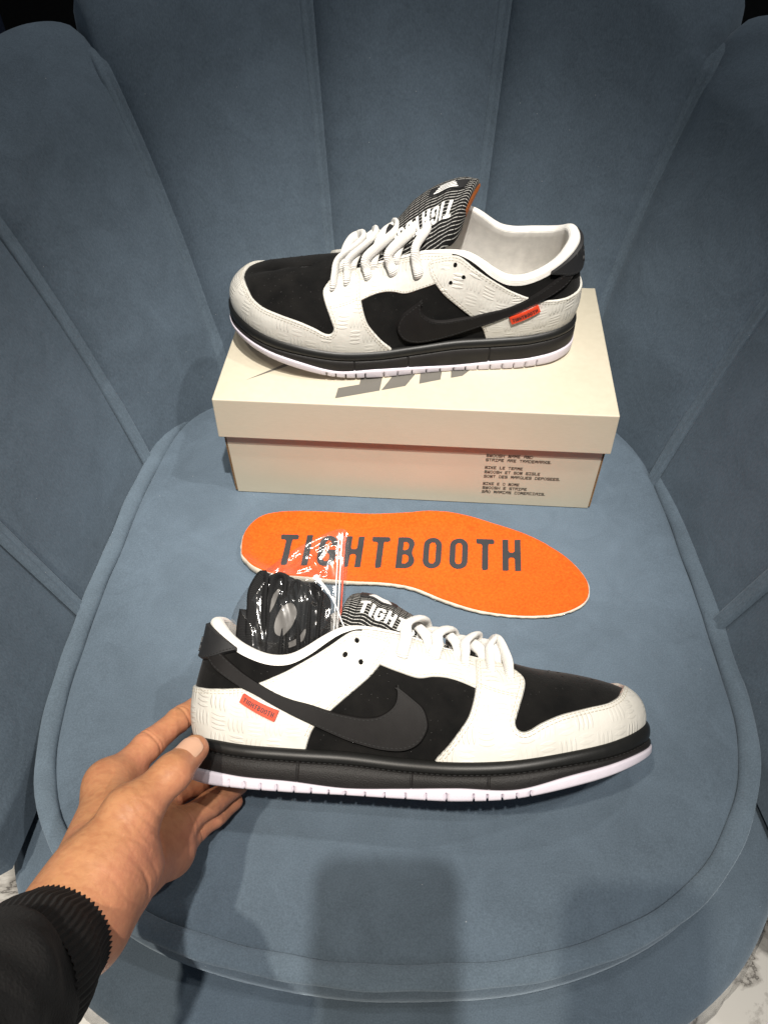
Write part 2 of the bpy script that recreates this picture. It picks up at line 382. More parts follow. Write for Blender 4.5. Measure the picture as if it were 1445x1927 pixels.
# ------------------------------------------------------------------ lettering
def arc(cx, cy, rx, ry, a0, a1, n=7):
    a = np.radians(np.linspace(a0, a1, n)); return [(cx+rx*math.cos(t), cy+ry*math.sin(t)) for t in a]
GLYPH = {
 'T': (0.50, [[(0, 1), (0, .84), (.165, .84), (.165, 0), (.335, 0), (.335, .84), (.5, .84), (.5, 1)]], []),
 'I': (0.17, [[(0, 0), (.17, 0), (.17, 1), (0, 1)]], []),
 'H': (0.50, [[(0, 0), (.165, 0), (.165, .42), (.335, .42), (.335, 0), (.5, 0), (.5, 1), (.335, 1), (.335, .58), (.165, .58), (.165, 1), (0, 1)]], []),
 'O': (0.50, [arc(.25, .24, .25, .24, 180, 360)+arc(.25, .76, .25, .24, 0, 180)], [arc(.25, .24, .09, .09, 180, 360)+arc(.25, .76, .09, .09, 0, 180)]),
 'B': (0.50, [[(0, 0)]+arc(.26, .24, .24, .24, -90, 40)+[(.41, .52)]+arc(.25, .77, .22, .23, -25, 90)+[(0, 1)]], [[(.165, .15), (.27, .15), (.335, .22), (.335, .37), (.27, .44), (.165, .44)], [(.165, .58), (.26, .58), (.315, .65), (.315, .78), (.26, .85), (.165, .85)]]),
 'G': (0.50, [[(.5, .66), (.335, .66), (.335, .76)]+arc(.25, .76, .085, .09, 0, 180)[1:]+[(.165, .24)]+arc(.25, .24, .085, .09, 180, 360)[1:]+[(.335, .40), (.25, .40), (.25, .54), (.5, .54)]+arc(.25, .24, .25, .24, 0, -180)+arc(.25, .76, .25, .24, 180, 0)], []),
}
def text_polys(s, height=1.0, gap=0.11):
    out = []; x = 0
    for ch in s:
        w, outs, holes = GLYPH[ch]
        for o in outs: out.append(((np.array(o)+[x, 0])*height, [(np.array(h)+[x, 0])*height for h in holes]))
        x += w+gap
    return out, (x-gap)*height
# ------------------------------------------------------------------ setting
FLOOR_Z = -0.43
mb = MB(); mb.add([(-3, -2, FLOOR_Z), (3, -2, FLOOR_Z), (3, 2.2, FLOOR_Z), (-3, 2.2, FLOOR_Z)], [(0, 1, 2, 3)])
fl = mb.build("floor", M_MARBLE, smooth=False); fl["kind"] = "structure"
mb = MB(); box_mb(mb, (-3, 1.75, FLOOR_Z), (3, 1.85, 2.2)); wl = mb.build("dark_backdrop", M_BACKDROP, smooth=False); wl["kind"] = "structure"  # added backdrop; its near-black colour stands in for the shadowed background

# ------------------------------------------------------------------ shell chair
chair = thing("shell_chair", "blue velvet shell chair with fan-shaped padded back and round cushion", "chair", (0, 0, 0))
CC = np.array([.006, .365])
EDGE = [(-.215,.640),(-.246,.541),(-.258,.442),(-.266,.362),(-.268,.303),(-.265,.253),(-.254,.213),(-.233,.179),(-.187,.138),(-.124,.113),(-.045,.097),(.021,.094),(.087,.097),(.158,.115),(.219,.149),(.262,.203),(.279,.250),(.284,.312),(.284,.42),(.280,.529),(.268,.605),(.20,.675),(.02,.70),(-.12,.69)]
def polar(pts, n, off=0.0):
    p = catmull(np.array(pts), 400, closed=True)-CC; th = np.unwrap(np.arctan2(p[:, 1], p[:, 0])); r = np.hypot(p[:, 0], p[:, 1])
    k = np.argsort(np.mod(th, 2*np.pi)); t2 = np.mod(th, 2*np.pi)[k]; r2 = r[k]
    T = np.linspace(0, 2*np.pi, n, endpoint=False); R = np.interp(T, t2, r2, period=2*np.pi)
    for _ in range(6): R = (np.roll(R, 1)+2*R+np.roll(R, -1))/4
    return T, R+off
def rim(T, R, inset, z): return np.c_[CC[0]+np.cos(T)*(R-inset), CC[1]+np.sin(T)*(R-inset), np.broadcast_to(z, len(T))]
T_, R_ = polar(EDGE, 220)
rows = []
wob = .0008*np.sin(T_*9)+.0007*np.sin(T_*17+1)
for ins, z in [(.25, 0), (.20, 0), (.15, 0), (.10, 0), (.06, -.0002), (.035, -.0010), (.022, -.0024), (.0150, -.0050), (.0118, -.0095), (.009, -.0125), (.004, -.017), (.001, -.022), (-.003, -.036), (-.003, -.052), (.004, -.066), (.02, -.07)]:
    r = np.minimum(R_*.97, R_); rows.append(rim(T_, R_, np.minimum(ins, R_*.98), z)+np.c_[np.zeros((220, 2)), wob*(z < -.004)])
mb = MB(); V = np.vstack(rows); nr = len(rows)
mb.add(V, [list(f)[::-1] for f in grid_faces(nr, 220, wrap_j=True)])
mb.add(np.vstack([rows[0], [[CC[0], CC[1], 0]]]), [[i, (i+1) % 220, 220] for i in range(220)])
mb.build("seat_cushion", M_VELVET, chair)
mb = MB(); P = rim(T_, R_, .0038, -.0085)+np.c_[np.zeros((220, 2)), wob]; P = np.vstack([P, P[:2]])
tube(mb, P, .0076+.0004*np.sin(np.arange(222)*.9), 12, .0076, caps=False)
mb.build("cushion_welt", M_WELT, chair)
# upholstered seat base under the cushion
front = np.clip(-np.sin(T_)*1.2+.55, 0, 1)
Rb = R_+.012+.040*np.clip(-np.sin(T_)*1.6+1.1, 0, 1)
rows = [rim(T_, Rb, i_, z) for i_, z in [(.30, -.073), (.12, -.073), (.03, -.073), (.018, -.076), (.008, -.083), (.001, -.096), (0, -.112), (.003, -.128), (.010, -.138), (.03, -.142), (.2, -.142)]]
mb = MB(); mb.add(np.vstack(rows), [list(f)[::-1] for f in grid_faces(len(rows), 220, wrap_j=True)])
mb.build("seat_base", M_VELVET, chair)
mb = MB(); rows = [rim(T_, Rb, i_, z+.0025*np.sin(T_*23+i_*300)) for i_, z in [(.002, -.124), (-.006+.002*np.sin(T_*31), -.132), (-.007+.003*np.sin(T_*19), -.141), (.004, -.147)]]
mb.add(np.vstack(rows), [list(f)[::-1] for f in grid_faces(len(rows), 220, wrap_j=True)])
mb.build("plastic_wrap", M_FILM, chair, label="crinkled clear plastic wrap round the lower edge of the seat base")
for sx, sy in ((-1, -1), (1, -1), (-1, 1), (1, 1)):
    mb = MB(); tube(mb, [(CC[0]+sx*.17, CC[1]+sy*.16, -.14), (CC[0]+sx*.21, CC[1]+sy*.20, FLOOR_Z)], [.016, .010], 12); mb.build("leg", M_METAL, chair)
# fan back
def back_pt(phi, h, out=0.0):
    f = .30*np.maximum(h, -.02)+out
    rx, ry, n = .283+f, .330+f, 3.0
    r = (np.abs(np.sin(phi)/rx)**n+np.abs(np.cos(phi)/ry)**n)**(-1/n)
    sn, cs = np.abs(np.sin(phi)), np.maximum(-np.cos(phi), 0)      # forward of the seat's middle the wings run straight and flare
    cot = cs/np.maximum(sn, .2); X = np.where(cot*rx > .06, (rx-.0072)/(1-.12*cot), rx); r = np.where(cs > 0, X/np.maximum(sn, .2), r)
    return np.stack([CC[0]+r*np.sin(phi), CC[1]+r*np.cos(phi), h+0*r], -1)
SEAM = [-122, -86.5, -51.2, -30.3, -9.1, 14.5, 35.6, 58.5, 92.5, 128]
VAL = [.10, .20, .25, .302, .36, .36, .305, .25, .20, .10]     # height of the notch above each seam
PEAK = [.20, .25, .308, .39, .42, .39, .312, .25, .20]
def seam_phi(k, h):
    bend = {2: -5.5, 3: -4.0, 6: 3.8, 7: 4.0}.get(k, 0.0)
    return np.radians(SEAM[k]+bend*np.clip(h/.34, 0, 1.1)**2)
for k in range(len(SEAM)-1):
    nu, nv = 31, 44
    u = np.linspace(0, 1, nu)
    lo = -.062 if k in (0, len(SEAM)-2) else -.075; top = VAL[k]*(1-u)+VAL[k+1]*u+(PEAK[k]-(VAL[k]+VAL[k+1])/2)*np.power(np.clip(1-np.abs(2*u-1)**2.4, 0, 1), .62)
    if k in (0, len(SEAM)-2): pass
    rows = []
    for j in range(nv):
        q = j/(nv-1); h = lo+(top-lo)*q
        ph = seam_phi(k, h)*(1-u)+seam_phi(k+1, h)*u
        puff = (.007 if k in (0, len(SEAM)-2) else .014 if k in (1, len(SEAM)-3) else .027)*np.power(np.clip(1-np.abs(2*u-1)**3.2, 0, 1), .62)*np.clip((top-h)/.03+.35, .35, 1)*(.12+.88*np.clip((h+.01)/.11, 0, 1)**.8)
        rows.append(back_pt(ph, h, -puff))
    ph = seam_phi(k, top)*(1-u)+seam_phi(k+1, top)*u
    puff0 = .017*.35*np.power(np.clip(1-np.abs(2*u-1)**2.6, 0, 1), .75); rr = .024
    for th in np.linspace(.25, np.pi, 9):
        rows.append(back_pt(ph, top+rr*np.sin(th)*.9, -puff0+(1-np.cos(th))*(rr+puff0/2)))
    for q in np.linspace(.12, 1, 10): rows.append(back_pt(ph, top*(1-q)+lo*q, .052))
    V = np.stack(rows, 0); nr = len(rows)
    F = [list(f)[::-1] for f in grid_faces(nr, nu)]
    if k == 0: F.append([j*nu for j in range(nr)])
    if k == len(SEAM)-2: F.append([j*nu+nu-1 for j in range(nr)][::-1])
    mb = MB(); mb.add(V.reshape(-1, 3), F)
    mb.build("back_panel", M_VELVET, chair)
for k in range(1, len(SEAM)-1):
    prof = [(-.0062, .004), (-.0058, -.0005), (-.0030, -.0018), (-.0010, -.0002), (.0010, -.0002), (.0030, -.0018), (.0058, -.0005), (.0062, .004)]
    hh = np.r_[np.linspace(-.07, VAL[k]-.004, 44)]
    rows = []
    for h in hh:
        ph = seam_phi(k, h); c = back_pt(np.array([ph]), np.array([h]))[0]; e = back_pt(np.array([ph+.01]), np.array([h]))[0]-c; e /= np.linalg.norm(e)
        n = np.array([-math.sin(ph), -math.cos(ph), .28]); n /= np.linalg.norm(n)
        w = 1.02+.2*np.clip(h/.3, 0, 1)
        rows.append([c+e*a*w-n*b+n*.0085 for a, b in prof])
    for th in np.linspace(.2, 2.6, 8):
        r = .019; rows.append([back_pt(np.array([ph]), np.array([hh[-1]+r*math.sin(th)]), (1-math.cos(th))*r)[0]+e*a*1.2-n*b+n*.0085 for a, b in prof])
    V = np.array(rows); mb = MB(); mb.add(V.reshape(-1, 3), [list(f)[::-1] for f in grid_faces(len(rows), len(prof))])
    mb.build("seam_strip", M_WELT, chair)

# navy seat back glimpsed behind, upper left corner
nv = thing("navy_chair_back", "dark navy velvet chair back half hidden behind the top left corner", "chair", (-.86, 1.12, FLOOR_Z))
for k in range(2):
    rows = []; u = np.linspace(0, 1, 17)
    for q in np.linspace(0, 1, 24):
        z = .95*q; x = -.30+.32*(k+u)-.05*(1-q); y = -.05*np.sqrt(np.clip(1-(2*u-1)**2, 0, 1))*np.sqrt(max(1-q**6, 0.02))
        rows.append(np.c_[x*np.sqrt(max(1-max(q-.8, 0)**2*4, .1)), y, np.full(17, z)])
    for q in (1, .5, 0): rows.append(np.c_[x, np.full(17, .1), np.full(17, .95*q)])
    mb = MB(); mb.add(np.vstack(rows), [list(f)[::-1] for f in grid_faces(len(rows), 17)]); mb.build("back_panel", M_NAVY, nv)

# ------------------------------------------------------------------ shoe box
BO = np.array([-0.1431, 0.5127, 0.0]); BYAW = math.radians(-4.997)
bx = thing("shoe_box", "cream lidded cardboard shoe box with grey logo and small pixel lettering", "box", tuple(BO))
bx.rotation_euler = (0, 0, BYAW)
W, D, H = .3395, .1975, .117
def wallbox(mb, W, D, z0, z1, x0, y0, th, closed_top):
    o = [(x0, y0), (x0+W, y0), (x0+W, y0+D), (x0, y0+D)]; i = [(x0+th, y0+th), (x0+W-th, y0+th), (x0+W-th, y0+D-th), (x0+th, y0+D-th)]
    zi = (z0, z1-th) if closed_top else (z0+th, z1)
    V = [(*p, z0) for p in o]+[(*p, z1) for p in o]+[(*p, zi[0]) for p in i]+[(*p, zi[1]) for p in i]
    F = [[k, (k+1) % 4, 4+(k+1) % 4, 4+k] for k in range(4)]+[[8+k, 12+k, 12+(k+1) % 4, 8+(k+1) % 4] for k in range(4)]
    F += [[k, 8+k, 8+(k+1) % 4, (k+1) % 4] for k in range(4)] if closed_top else [[4+k, 4+(k+1) % 4, 12+(k+1) % 4, 12+k] for k in range(4)]
    F += [[4, 5, 6, 7], [12, 15, 14, 13]] if closed_top else [[0, 3, 2, 1], [8, 9, 10, 11]]
    mb.add(V, F)
def bevelled(o, w=.0008, seg=3):
    md = o.modifiers.new("bevel", 'BEVEL'); md.width = w; md.segments = seg; md.limit_method = 'ANGLE'; md.angle_limit = math.radians(40); return o
mb = MB(); wallbox(mb, W, D, .0005, H, 0, 0, .003, False); base = bevelled(mb.build("box_base", M_CARD, bx, smooth=False))
mb = MB(); wallbox(mb, W+.0075, D+.008, 0.0775, .121, -.0037, -.0042, .0022, True); lid = mb.build("box_lid", M_CARD, bx, smooth=False)
for v in lid.data.vertices:                       # the lid skirt flares a little at its lower rim
    if v.co.z < .085:
        v.co.y += -.0010 if v.co.y < D/2 else .0010; v.co.x += -.0012 if v.co.x < W/2 else .0012
bevelled(lid, .0012)
for x0 in (-.0014, W-.0004):                       # raw corrugated edge of the end flaps
    mb = MB()
    box_mb(mb, (x0, .0012, .001), (x0+.0018, .0042, H-.004))
    for z in np.arange(.003, .1, .0022): box_mb(mb, (x0-.0003, .0004, z), (x0+.0021, .0030, z+.0011))
    mb.build("corrugated_edge", M_BROWN, base, smooth=False)
LOGO=[[[20.8,23.5],[54.4,50.9],[79.0,73.5],[106.3,95.8],[84.7,68.2],[60.6,49.7]],[[102.6,3.8],[140.0,16.5],[141.3,38.3],[142.9,61.4],[124.1,60.3],[122.4,37.1],[121.7,23.7],[103.7,17.7]],[[141.5,17.1],[162.0,24.2],[169.3,40.0],[177.7,59.7],[157.1,58.4],[150.6,38.8]],[[173.9,28.0],[192.3,35.0],[192.9,41.5],[194.5,60.7],[175.3,59.5],[174.2,40.3]],[[201.4,37.9],[211.6,41.4],[228.0,62.8],[201.7,61.1]]]
for pl in LOGO:
    mb = MB(); p = np.array(pl)/1000; p = p if area(p) > 0 else p[::-1]
    mb.add(np.c_[p, np.full(len(p), .12115)], [list(range(len(p)))]); mb.build("lid_print", M_GREY, lid, smooth=False)
PIX = {'S': "11111 10000 11111 00001 11111", 'W': "10101 10101 11111 11111 11011", 'O': "01110 10001 10001 10001 01110", 'H': "10001 10001 11111 10001 10001", 'N': "11011 11101 11111 10111 11011",
 'A': "01111 10001 11111 10001 10001", 'M': "11011 11111 11111 10101 10001", 'E': "11111 10000 11110 10000 11111", 'D': "11110 10001 10001 10001 11110", 'T': "11111 00100 00100 00100 00100",
 'R': "11111 10001 11110 10010 10001", 'I': "11111 00100 00100 00100 11111", 'P': "11111 10001 11111 10000 10000", 'K': "10011 10110 11100 10110 10011", 'L': "11000 10000 11000 10000 11111",
 'G': "11111 10000 10111 10001 11111", 'Q': "01110 10001 10001 10011 01111", 'U': "10001 10001 10001 10001 11111", 'C': "11111 10000 10000 10000 11111", '.': "00000 00000 00000 00000 11000", '~': "01111 10001 11111 10001 10001"}
LINES = [("SWOOSH NAME AND", .0632, 41.7), ("STRIPE ARE TRADEMARKS.", .0578, 60.4), ("NIKE LE TERME", .0480, 34.5), ("SWOOSH ET SON SIGLE", .0423, 51.0), ("SONT DES MARQUES DEPOSEES.", .0365, 71.5), ("NIKE E O NOME", .0268, 34), ("SWOOSH E STRIPE", .0212, 41.6), ("S~O MARCAS COMERCIAIS.", .0156, 61)]
for txt, z, wid in LINES:
    mb = MB(); adv = wid/1000/len(txt)*1.004; px = adv*.88/5; pz = .0036/5
    for c, ch in enumerate(txt):
        if ch == ' ': continue
        for r, row in enumerate(PIX[ch].split()):
            k = 0
            while k < 5:
                if row[k] == '1':
                    e = k
                    while e < 5 and row[e] == '1': e += 1
                    x0 = .2372+c*adv+k*px; x1 = .2372+c*adv+e*px; zz = z+(4-r)*pz
                    mb.add([(x0, -.00025, zz), (x1, -.00025, zz), (x1, -.00025, zz+pz*1.02), (x0, -.00025, zz+pz*1.02)], [(0, 1, 2, 3)]); k = e
                else: k += 1
        if ch == '~':
            x0 = .2372+c*adv+px; mb.add([(x0, -.00025, z+5.3*pz), (x0+3*px, -.00025, z+5.3*pz), (x0+3*px, -.00025, z+6.1*pz), (x0, -.00025, z+6.1*pz)], [(0, 1, 2, 3)])
    mb.build("printed_line", M_TXT, base, smooth=False)

# ------------------------------------------------------------------ insole
INSOLE=[[-0.1282,0.4276],[-0.1278,0.4488],[-0.117,0.4669],[-0.0978,0.4737],[-0.0579,0.474],[-0.0124,0.4723],[0.0217,0.4734],[0.0446,0.4749],[0.0728,0.4712],[0.1002,0.4624],[0.1319,0.4471],[0.1588,0.4253],[0.1727,0.4046],[0.1768,0.3881],[0.1707,0.3724],[0.1508,0.3619],[0.125,0.3594],[0.0998,0.3614],[0.0747,0.3664],[0.0497,0.3763],[0.0243,0.3895],[-0.0019,0.3955],[-0.0336,0.3971],[-0.0681,0.4001],[-0.0948,0.4026],[-0.1142,0.4103],[-0.1247,0.4206]]
IO = np.array([.02, .42]); IP = catmull((np.array(INSOLE)-IO)*1000, 300, closed=True)
ins = thing("insole", "orange felt insole printed TIGHTBOOTH lying on the seat before the box", "insole", (IO[0], IO[1], 0))
def ins_map(P, off):
    d = edge_dist(IP, P); x = P[:, 0]; y = P[:, 1]
    cup = np.interp(x, [-150, -100, -40, 40, 80, 160], [8.5, 8, 5.5, 4.5, 1.2, .6])*np.where(y > 15, 1.0, np.interp(x, [-150, -90, -30], [1, .7, .35]))
    z = 5.0+cup*np.exp(-(d/7.5)**1.5)+.4*np.sin(x*.05)
    return np.c_[P[:, 0], P[:, 1], z+off]/1000
mb = MB(); patch(mb, IP, ins_map, 0.0, 3, 4.0, .9, lift=-2.2); mb.build("felt_top", M_FELT, ins)
fo = resample(IP, 3); fo = fo if area(fo) > 0 else fo[::-1]; nn = ring_normals(fo); zt_ = ins_map(fo, np.zeros(len(fo)))[:, 2]*1000
jit = .5*np.sin(np.arange(len(fo))*1.7)+.4*rng.standard_normal(len(fo))
rows = [np.c_[fo-nn*(.2), zt_-.8], np.c_[fo-nn*(1.2+.4*jit)[:, None], zt_-1.6], np.c_[fo-nn*(1.3+.4*jit)[:, None], zt_*.35], np.c_[fo+nn*.5, np.full(len(fo), .4)], np.c_[fo+nn*12, np.full(len(fo), .3)]]
mb = MB(); mb.add(np.vstack(rows)/1000, [list(f)[::-1] for f in grid_faces(5, len(fo), wrap_j=True)]); mb.build("foam_edge", M_FOAM, ins)
polys, L = text_polys("TIGHTBOOTH", 1.0, .22)
q = (np.array([(-0.095, 0.4524), (0.1247, 0.4418), (0.1208, 0.4062), (-0.087, 0.4181)])-IO)*1000
tl, tr, br, bl = q
bl = tl+(br-tr)
for o_, h_ in polys:
    mb = MB()
    def tm_(P, off, L=L):
        u = P[:, 0:1]/L; v = P[:, 1:2]
        return ins_map(((bl*(1-u)+br*u)*(1-v)+(tl*(1-u)+tr*u)*v), off)
    patch(mb, o_, tm_, .28, .09, .11, 0, holes=h_, lift=-.1); mb.build("printed_letter", M_INPRINT, ins)
# ---- shoe surface, mm, right shoe: toe +x, lateral -y, up +z
LAT=[(0,0),(4,-16),(17,-28),(38,-34),(70,-36),(105,-37),(140,-41),(175,-47),(210,-50),(240,-47),(266,-38),(286,-23),(297,-7)]
TOE=[(300,7)]
MED=[(297,21),(287,34),(268,44),(240,48),(210,47),(175,40),(140,33),(105,30),(70,32),(38,32),(17,27),(4,16)]
TL=[(6,0,104),(8.5,-13,103),(18,-24,97),(36,-30,86),(64,-32,81),(100,-27,101),(132,-20,100),(163,-16.5,91),(192,-14,84.5),(214,-9,81),(228,0,78),(243,2,76),(254,3.5,73.5)]
TT=[(259,4.5,71.5)]
TM=[(254,4.5,73.5),(243,3,76),(228,0,78),(214,9,81),(192,14,84.5),(163,16.5,91),(131,20,104),(98,27,114),(64,30,95),(36,29,94),(18,23,97),(8.5,13,103)]
ZF=[27, 27, 27, 25.2, 24, 23.2, 21.2, 21.2, 24.3, 29.5, 34.4, 39.5, 43, 44, 43, 39.5, 34.4, 29.5, 24.3, 21.2, 21.2, 23.2, 24, 25.2, 27, 27]
EL=[84,84,84,82,76,60,46,36,28,14,3,3,3]+[3]+[3,3,3,14,28,36,46,60,76,82,84,84]
BU=[9,9,8,5,3,2,2,3,4,5,6,6,5]+[5]+[5,6,6,5,4,3,2,2,3,5,8,9]
H1=[.35,.35,.35,.35,.4,.4,.4,.42,.45,.6,.72,.8,.85]+[.85]+[.85,.8,.72,.6,.45,.42,.4,.4,.4,.35,.35,.35]
Bp=np.array(LAT+TOE+MED,float); Tp=np.array(TL+TT+TM,float)
def _keys():
    n=len(LAT); P=np.vstack([Bp,Bp[:1]]); d=np.linalg.norm(np.diff(P,axis=0),axis=1); s=np.r_[0,np.cumsum(d)]
    k=s.copy(); L=s[n]; k[:n+1]=s[:n+1]/L*.5; k[n:]=.5+(s[n:]-L)/(s[-1]-L)*.5
    return k
AK=_keys()
def pspl(V,a,K=AK):
    """periodic non-uniform Catmull-Rom of values V at keys K (len n+1, K[-1]=K[0]+1)"""
    V=np.asarray(V,float); n=len(V); a=np.mod(np.asarray(a,float),1.)
    i=np.clip(np.searchsorted(K,a,side='right')-1,0,n-1)
    def k(j): return K[np.mod(j,n)]+np.floor_divide(j,n)
    def v(j): return V[np.mod(j,n)]
    k0,k1,k2,k3=k(i-1),k(i),k(i+1),k(i+2); v0,v1,v2,v3=v(i-1),v(i),v(i+1),v(i+2)
    if V.ndim>1:
        k0,k1,k2,k3=[q[...,None] for q in(k0,k1,k2,k3)]; a=a[...,None]
    m1=((v1-v0)/(k1-k0)*(k2-k1)+(v2-v1)/(k2-k1)*(k1-k0))/(k2-k0)
    m2=((v2-v1)/(k2-k1)*(k3-k2)+(v3-v2)/(k3-k2)*(k2-k1))/(k3-k1)
    h=k2-k1; u=(a-k1)/h
    return v1*(2*u**3-3*u**2+1)+m1*h*(u**3-2*u**2+u)+v2*(3*u**2-2*u**3)+m2*h*(u**3-u**2)
def outline(a):
    """base outline xy and outward normal"""
    p=pspl(Bp,a); e=1e-3; d=pspl(Bp,np.asarray(a)+e)-pspl(Bp,np.asarray(a)-e)
    d/=np.linalg.norm(d,axis=-1,keepdims=True)
    n=np.stack([d[...,1],-d[...,0]],-1)   # a increasing heel->lateral(-y)->toe : outward is right of travel
    return p,n
def surf0(a,t):
    a=np.asarray(a,float); t=np.asarray(t,float)
    p,n=outline(a); z=pspl(ZF,a); T=pspl(Tp,a)
    B=np.concatenate([p,z[...,None]],-1)
    el=np.radians(pspl(EL,a)); bu=pspl(BU,a); h1=pspl(H1,a)
    dh=T[...,:2]-B[...,:2]; L=np.linalg.norm(dh,axis=-1,keepdims=True); dn=np.where(L>1e-6,dh/np.maximum(L,1e-6),-n)
    # blend inward direction with -n so short hops stay stable
    w=np.clip(L/12.,0,1); dn=dn*w-n*(1-w); dn/=np.linalg.norm(dn,axis=-1,keepdims=True)
    D=np.linalg.norm(T-B,axis=-1,keepdims=True)
    H=(T[...,2]-B[...,2])
    P1=B+np.concatenate([n*bu[...,None],(h1*np.maximum(H,22))[...,None]],-1)
    tt=np.concatenate([dn*np.cos(el)[...,None],np.sin(el)[...,None]],-1)
    P2=T-tt*D*.38
    t=t[...,None]; q=1-t
    return q**3*B+3*q*q*t*P1+3*q*t*t*P2+t**3*T
def surf(a,t,off=0.):
    a=np.asarray(a,float); t=np.asarray(t,float); e=1.5e-3
    P=surf0(a,t)
    tc=np.clip(t,.01,.97)
    da=surf0(a+e,tc)-surf0(a-e,tc); dt=surf0(a,tc+.01)-surf0(a,tc-.01)
    n=np.cross(da,dt); n/=np.maximum(np.linalg.norm(n,axis=-1,keepdims=True),1e-9)
    return P+n*np.asarray(off)[...,None] if np.ndim(off) else P+n*off
# ------------------------------------------------------------------ shoe builder
KA, KT = 740.0, 72.0
def up_map(P2, off): return surf(P2[:, 0]/KA, P2[:, 1]/KT, off)/1000
def K(pts): return np.asarray(pts, float)*[KA, KT]
def piecewise(*segs, n=8):
    out = []
    for s in segs:
        s = np.asarray(s, float)
        c = catmull(s, n*(len(s)-1)+1) if len(s) > 2 else s
        if out and np.allclose(out[-1], c[0]): c = c[1:]
        out += list(c)
    if np.allclose(out[0], out[-1]): out = out[:-1]
    return np.array(out)
def mir0(p): return [(-a, t) for a, t in p][::-1]
def mir5(p): return [(1-a, t) for a, t in p][::-1]
REAR_FRONT = [(0.138, -0.1), (0.144, 0.125), (0.15, 0.235), (0.164, 0.345), (0.173, 0.405), (0.189, 0.515), (0.199, 0.59), (0.208, 0.675), (0.218, 0.785), (0.224, 0.885)]
REAR_TOP = [(0.224, 0.885), (0.223, 0.925), (0.214, 0.945), (0.201, 0.965), (0.189, 0.975), (0.182, 0.965)]
REAR_BACK = [(0.182, 0.965), (0.174, 0.94), (0.167, 0.925), (0.156, 0.915), (0.143, 0.915), (0.132, 0.9), (0.116, 0.835), (0.1, 0.74), (0.083, 0.635), (0.074, 0.595), (0.061, 0.535), (0.046, 0.485), (0.025, 0.455), (0, 0.45)]
EYE_LOW = [(0.195, 0.735), (0.202, 0.715), (0.225, 0.655), (0.246, 0.62), (0.263, 0.66), (0.276, 0.675), (0.289, 0.66), (0.304, 0.615), (0.315, 0.575)]
MUD_BACK = [(0.256, -0.1), (0.259, 0.02), (0.271, 0.13), (0.282, 0.245), (0.291, 0.35), (0.298, 0.48), (0.304, 0.615), (0.311, 0.795), (0.316, 0.915)]
MUD_TOP = [(0.316, 0.915), (0.322, 0.955), (0.332, 0.965), (0.348, 0.915), (0.357, 0.82)]
MUD_IN = [(0.357, 0.82), (0.359, 0.74), (0.358, 0.675), (0.351, 0.575), (0.343, 0.47), (0.337, 0.38), (0.333, 0.31), (0.334, 0.255), (0.339, 0.23), (0.346, 0.24), (0.356, 0.27), (0.376, 0.3), (0.403, 0.31), (0.425, 0.315), (0.444, 0.355), (0.461, 0.425), (0.48, 0.49), (0.5, 0.525)]
SW_UP = [(0.224, 0.54), (0.225, 0.46), (0.222, 0.385), (0.213, 0.32), (0.202, 0.285), (0.185, 0.285), (0.162, 0.35), (0.136, 0.52), (0.103, 0.705), (0.08, 0.79), (0.066, 0.825), (0.05, 0.865)]
SW_LO = [(0.034, 0.76), (0.051, 0.68), (0.066, 0.645), (0.08, 0.62), (0.098, 0.57), (0.121, 0.43), (0.15, 0.225), (0.174, 0.115), (0.198, 0.07), (0.218, 0.06), (0.234, 0.075), (0.246, 0.13), (0.253, 0.22), (0.254, 0.29), (0.25, 0.385), (0.24, 0.45), (0.224, 0.54)]
TAB_LOW = [(0.073, 0.955), (0.06, 0.86), (0.049, 0.78), (0.032, 0.71), (0.015, 0.695), (0, 0.69)]
TAG_Q = np.array([(0.084, 0.58), (0.118, 0.435), (0.113, 0.305), (0.08, 0.47)])      # tl tr br bl
HOLES = [(0.189, 0.89), (0.203, 0.825), (0.177, 0.79), (0.191, 0.71)]
EYELETS = [(0.234, 0.775), (0.268, 0.84), (0.301, 0.835), (0.329, 0.79), (0.346, 0.725)]
STAY = [(0.308, 0.625), (0.325, 0.57), (0.343, 0.515)]
SLITS = [0.0736,0.0881,0.1026,0.1171,0.1326,0.1482,0.1642,0.1797,0.1977,0.2157,0.2343,0.2533,0.2708,0.2943,0.3058,0.3184,0.3304,0.3419]
FOXL = [0.1352, 0.2393, 0.3073]
ZW = [10.8, 10.8, 10.8, 8.8, 7.3, 4.6, 6.2, 8.9, 10.2, 18.5, 24.4, 29, 31, 31.5, 31, 29, 24.4, 18.5, 10.2, 8.9, 6.2, 4.6, 7.3, 8.8, 10.8, 10.8]
ZB = [3, 2.5, 1.8, 1.2, 0.3, 0, 0, 1.0, 4.7, 11.3, 17.5, 23, 26, 27, 26, 23, 17.5, 11.3, 4.7, 1.0, 0, 0, 0.3, 1.2, 1.8, 2.5]

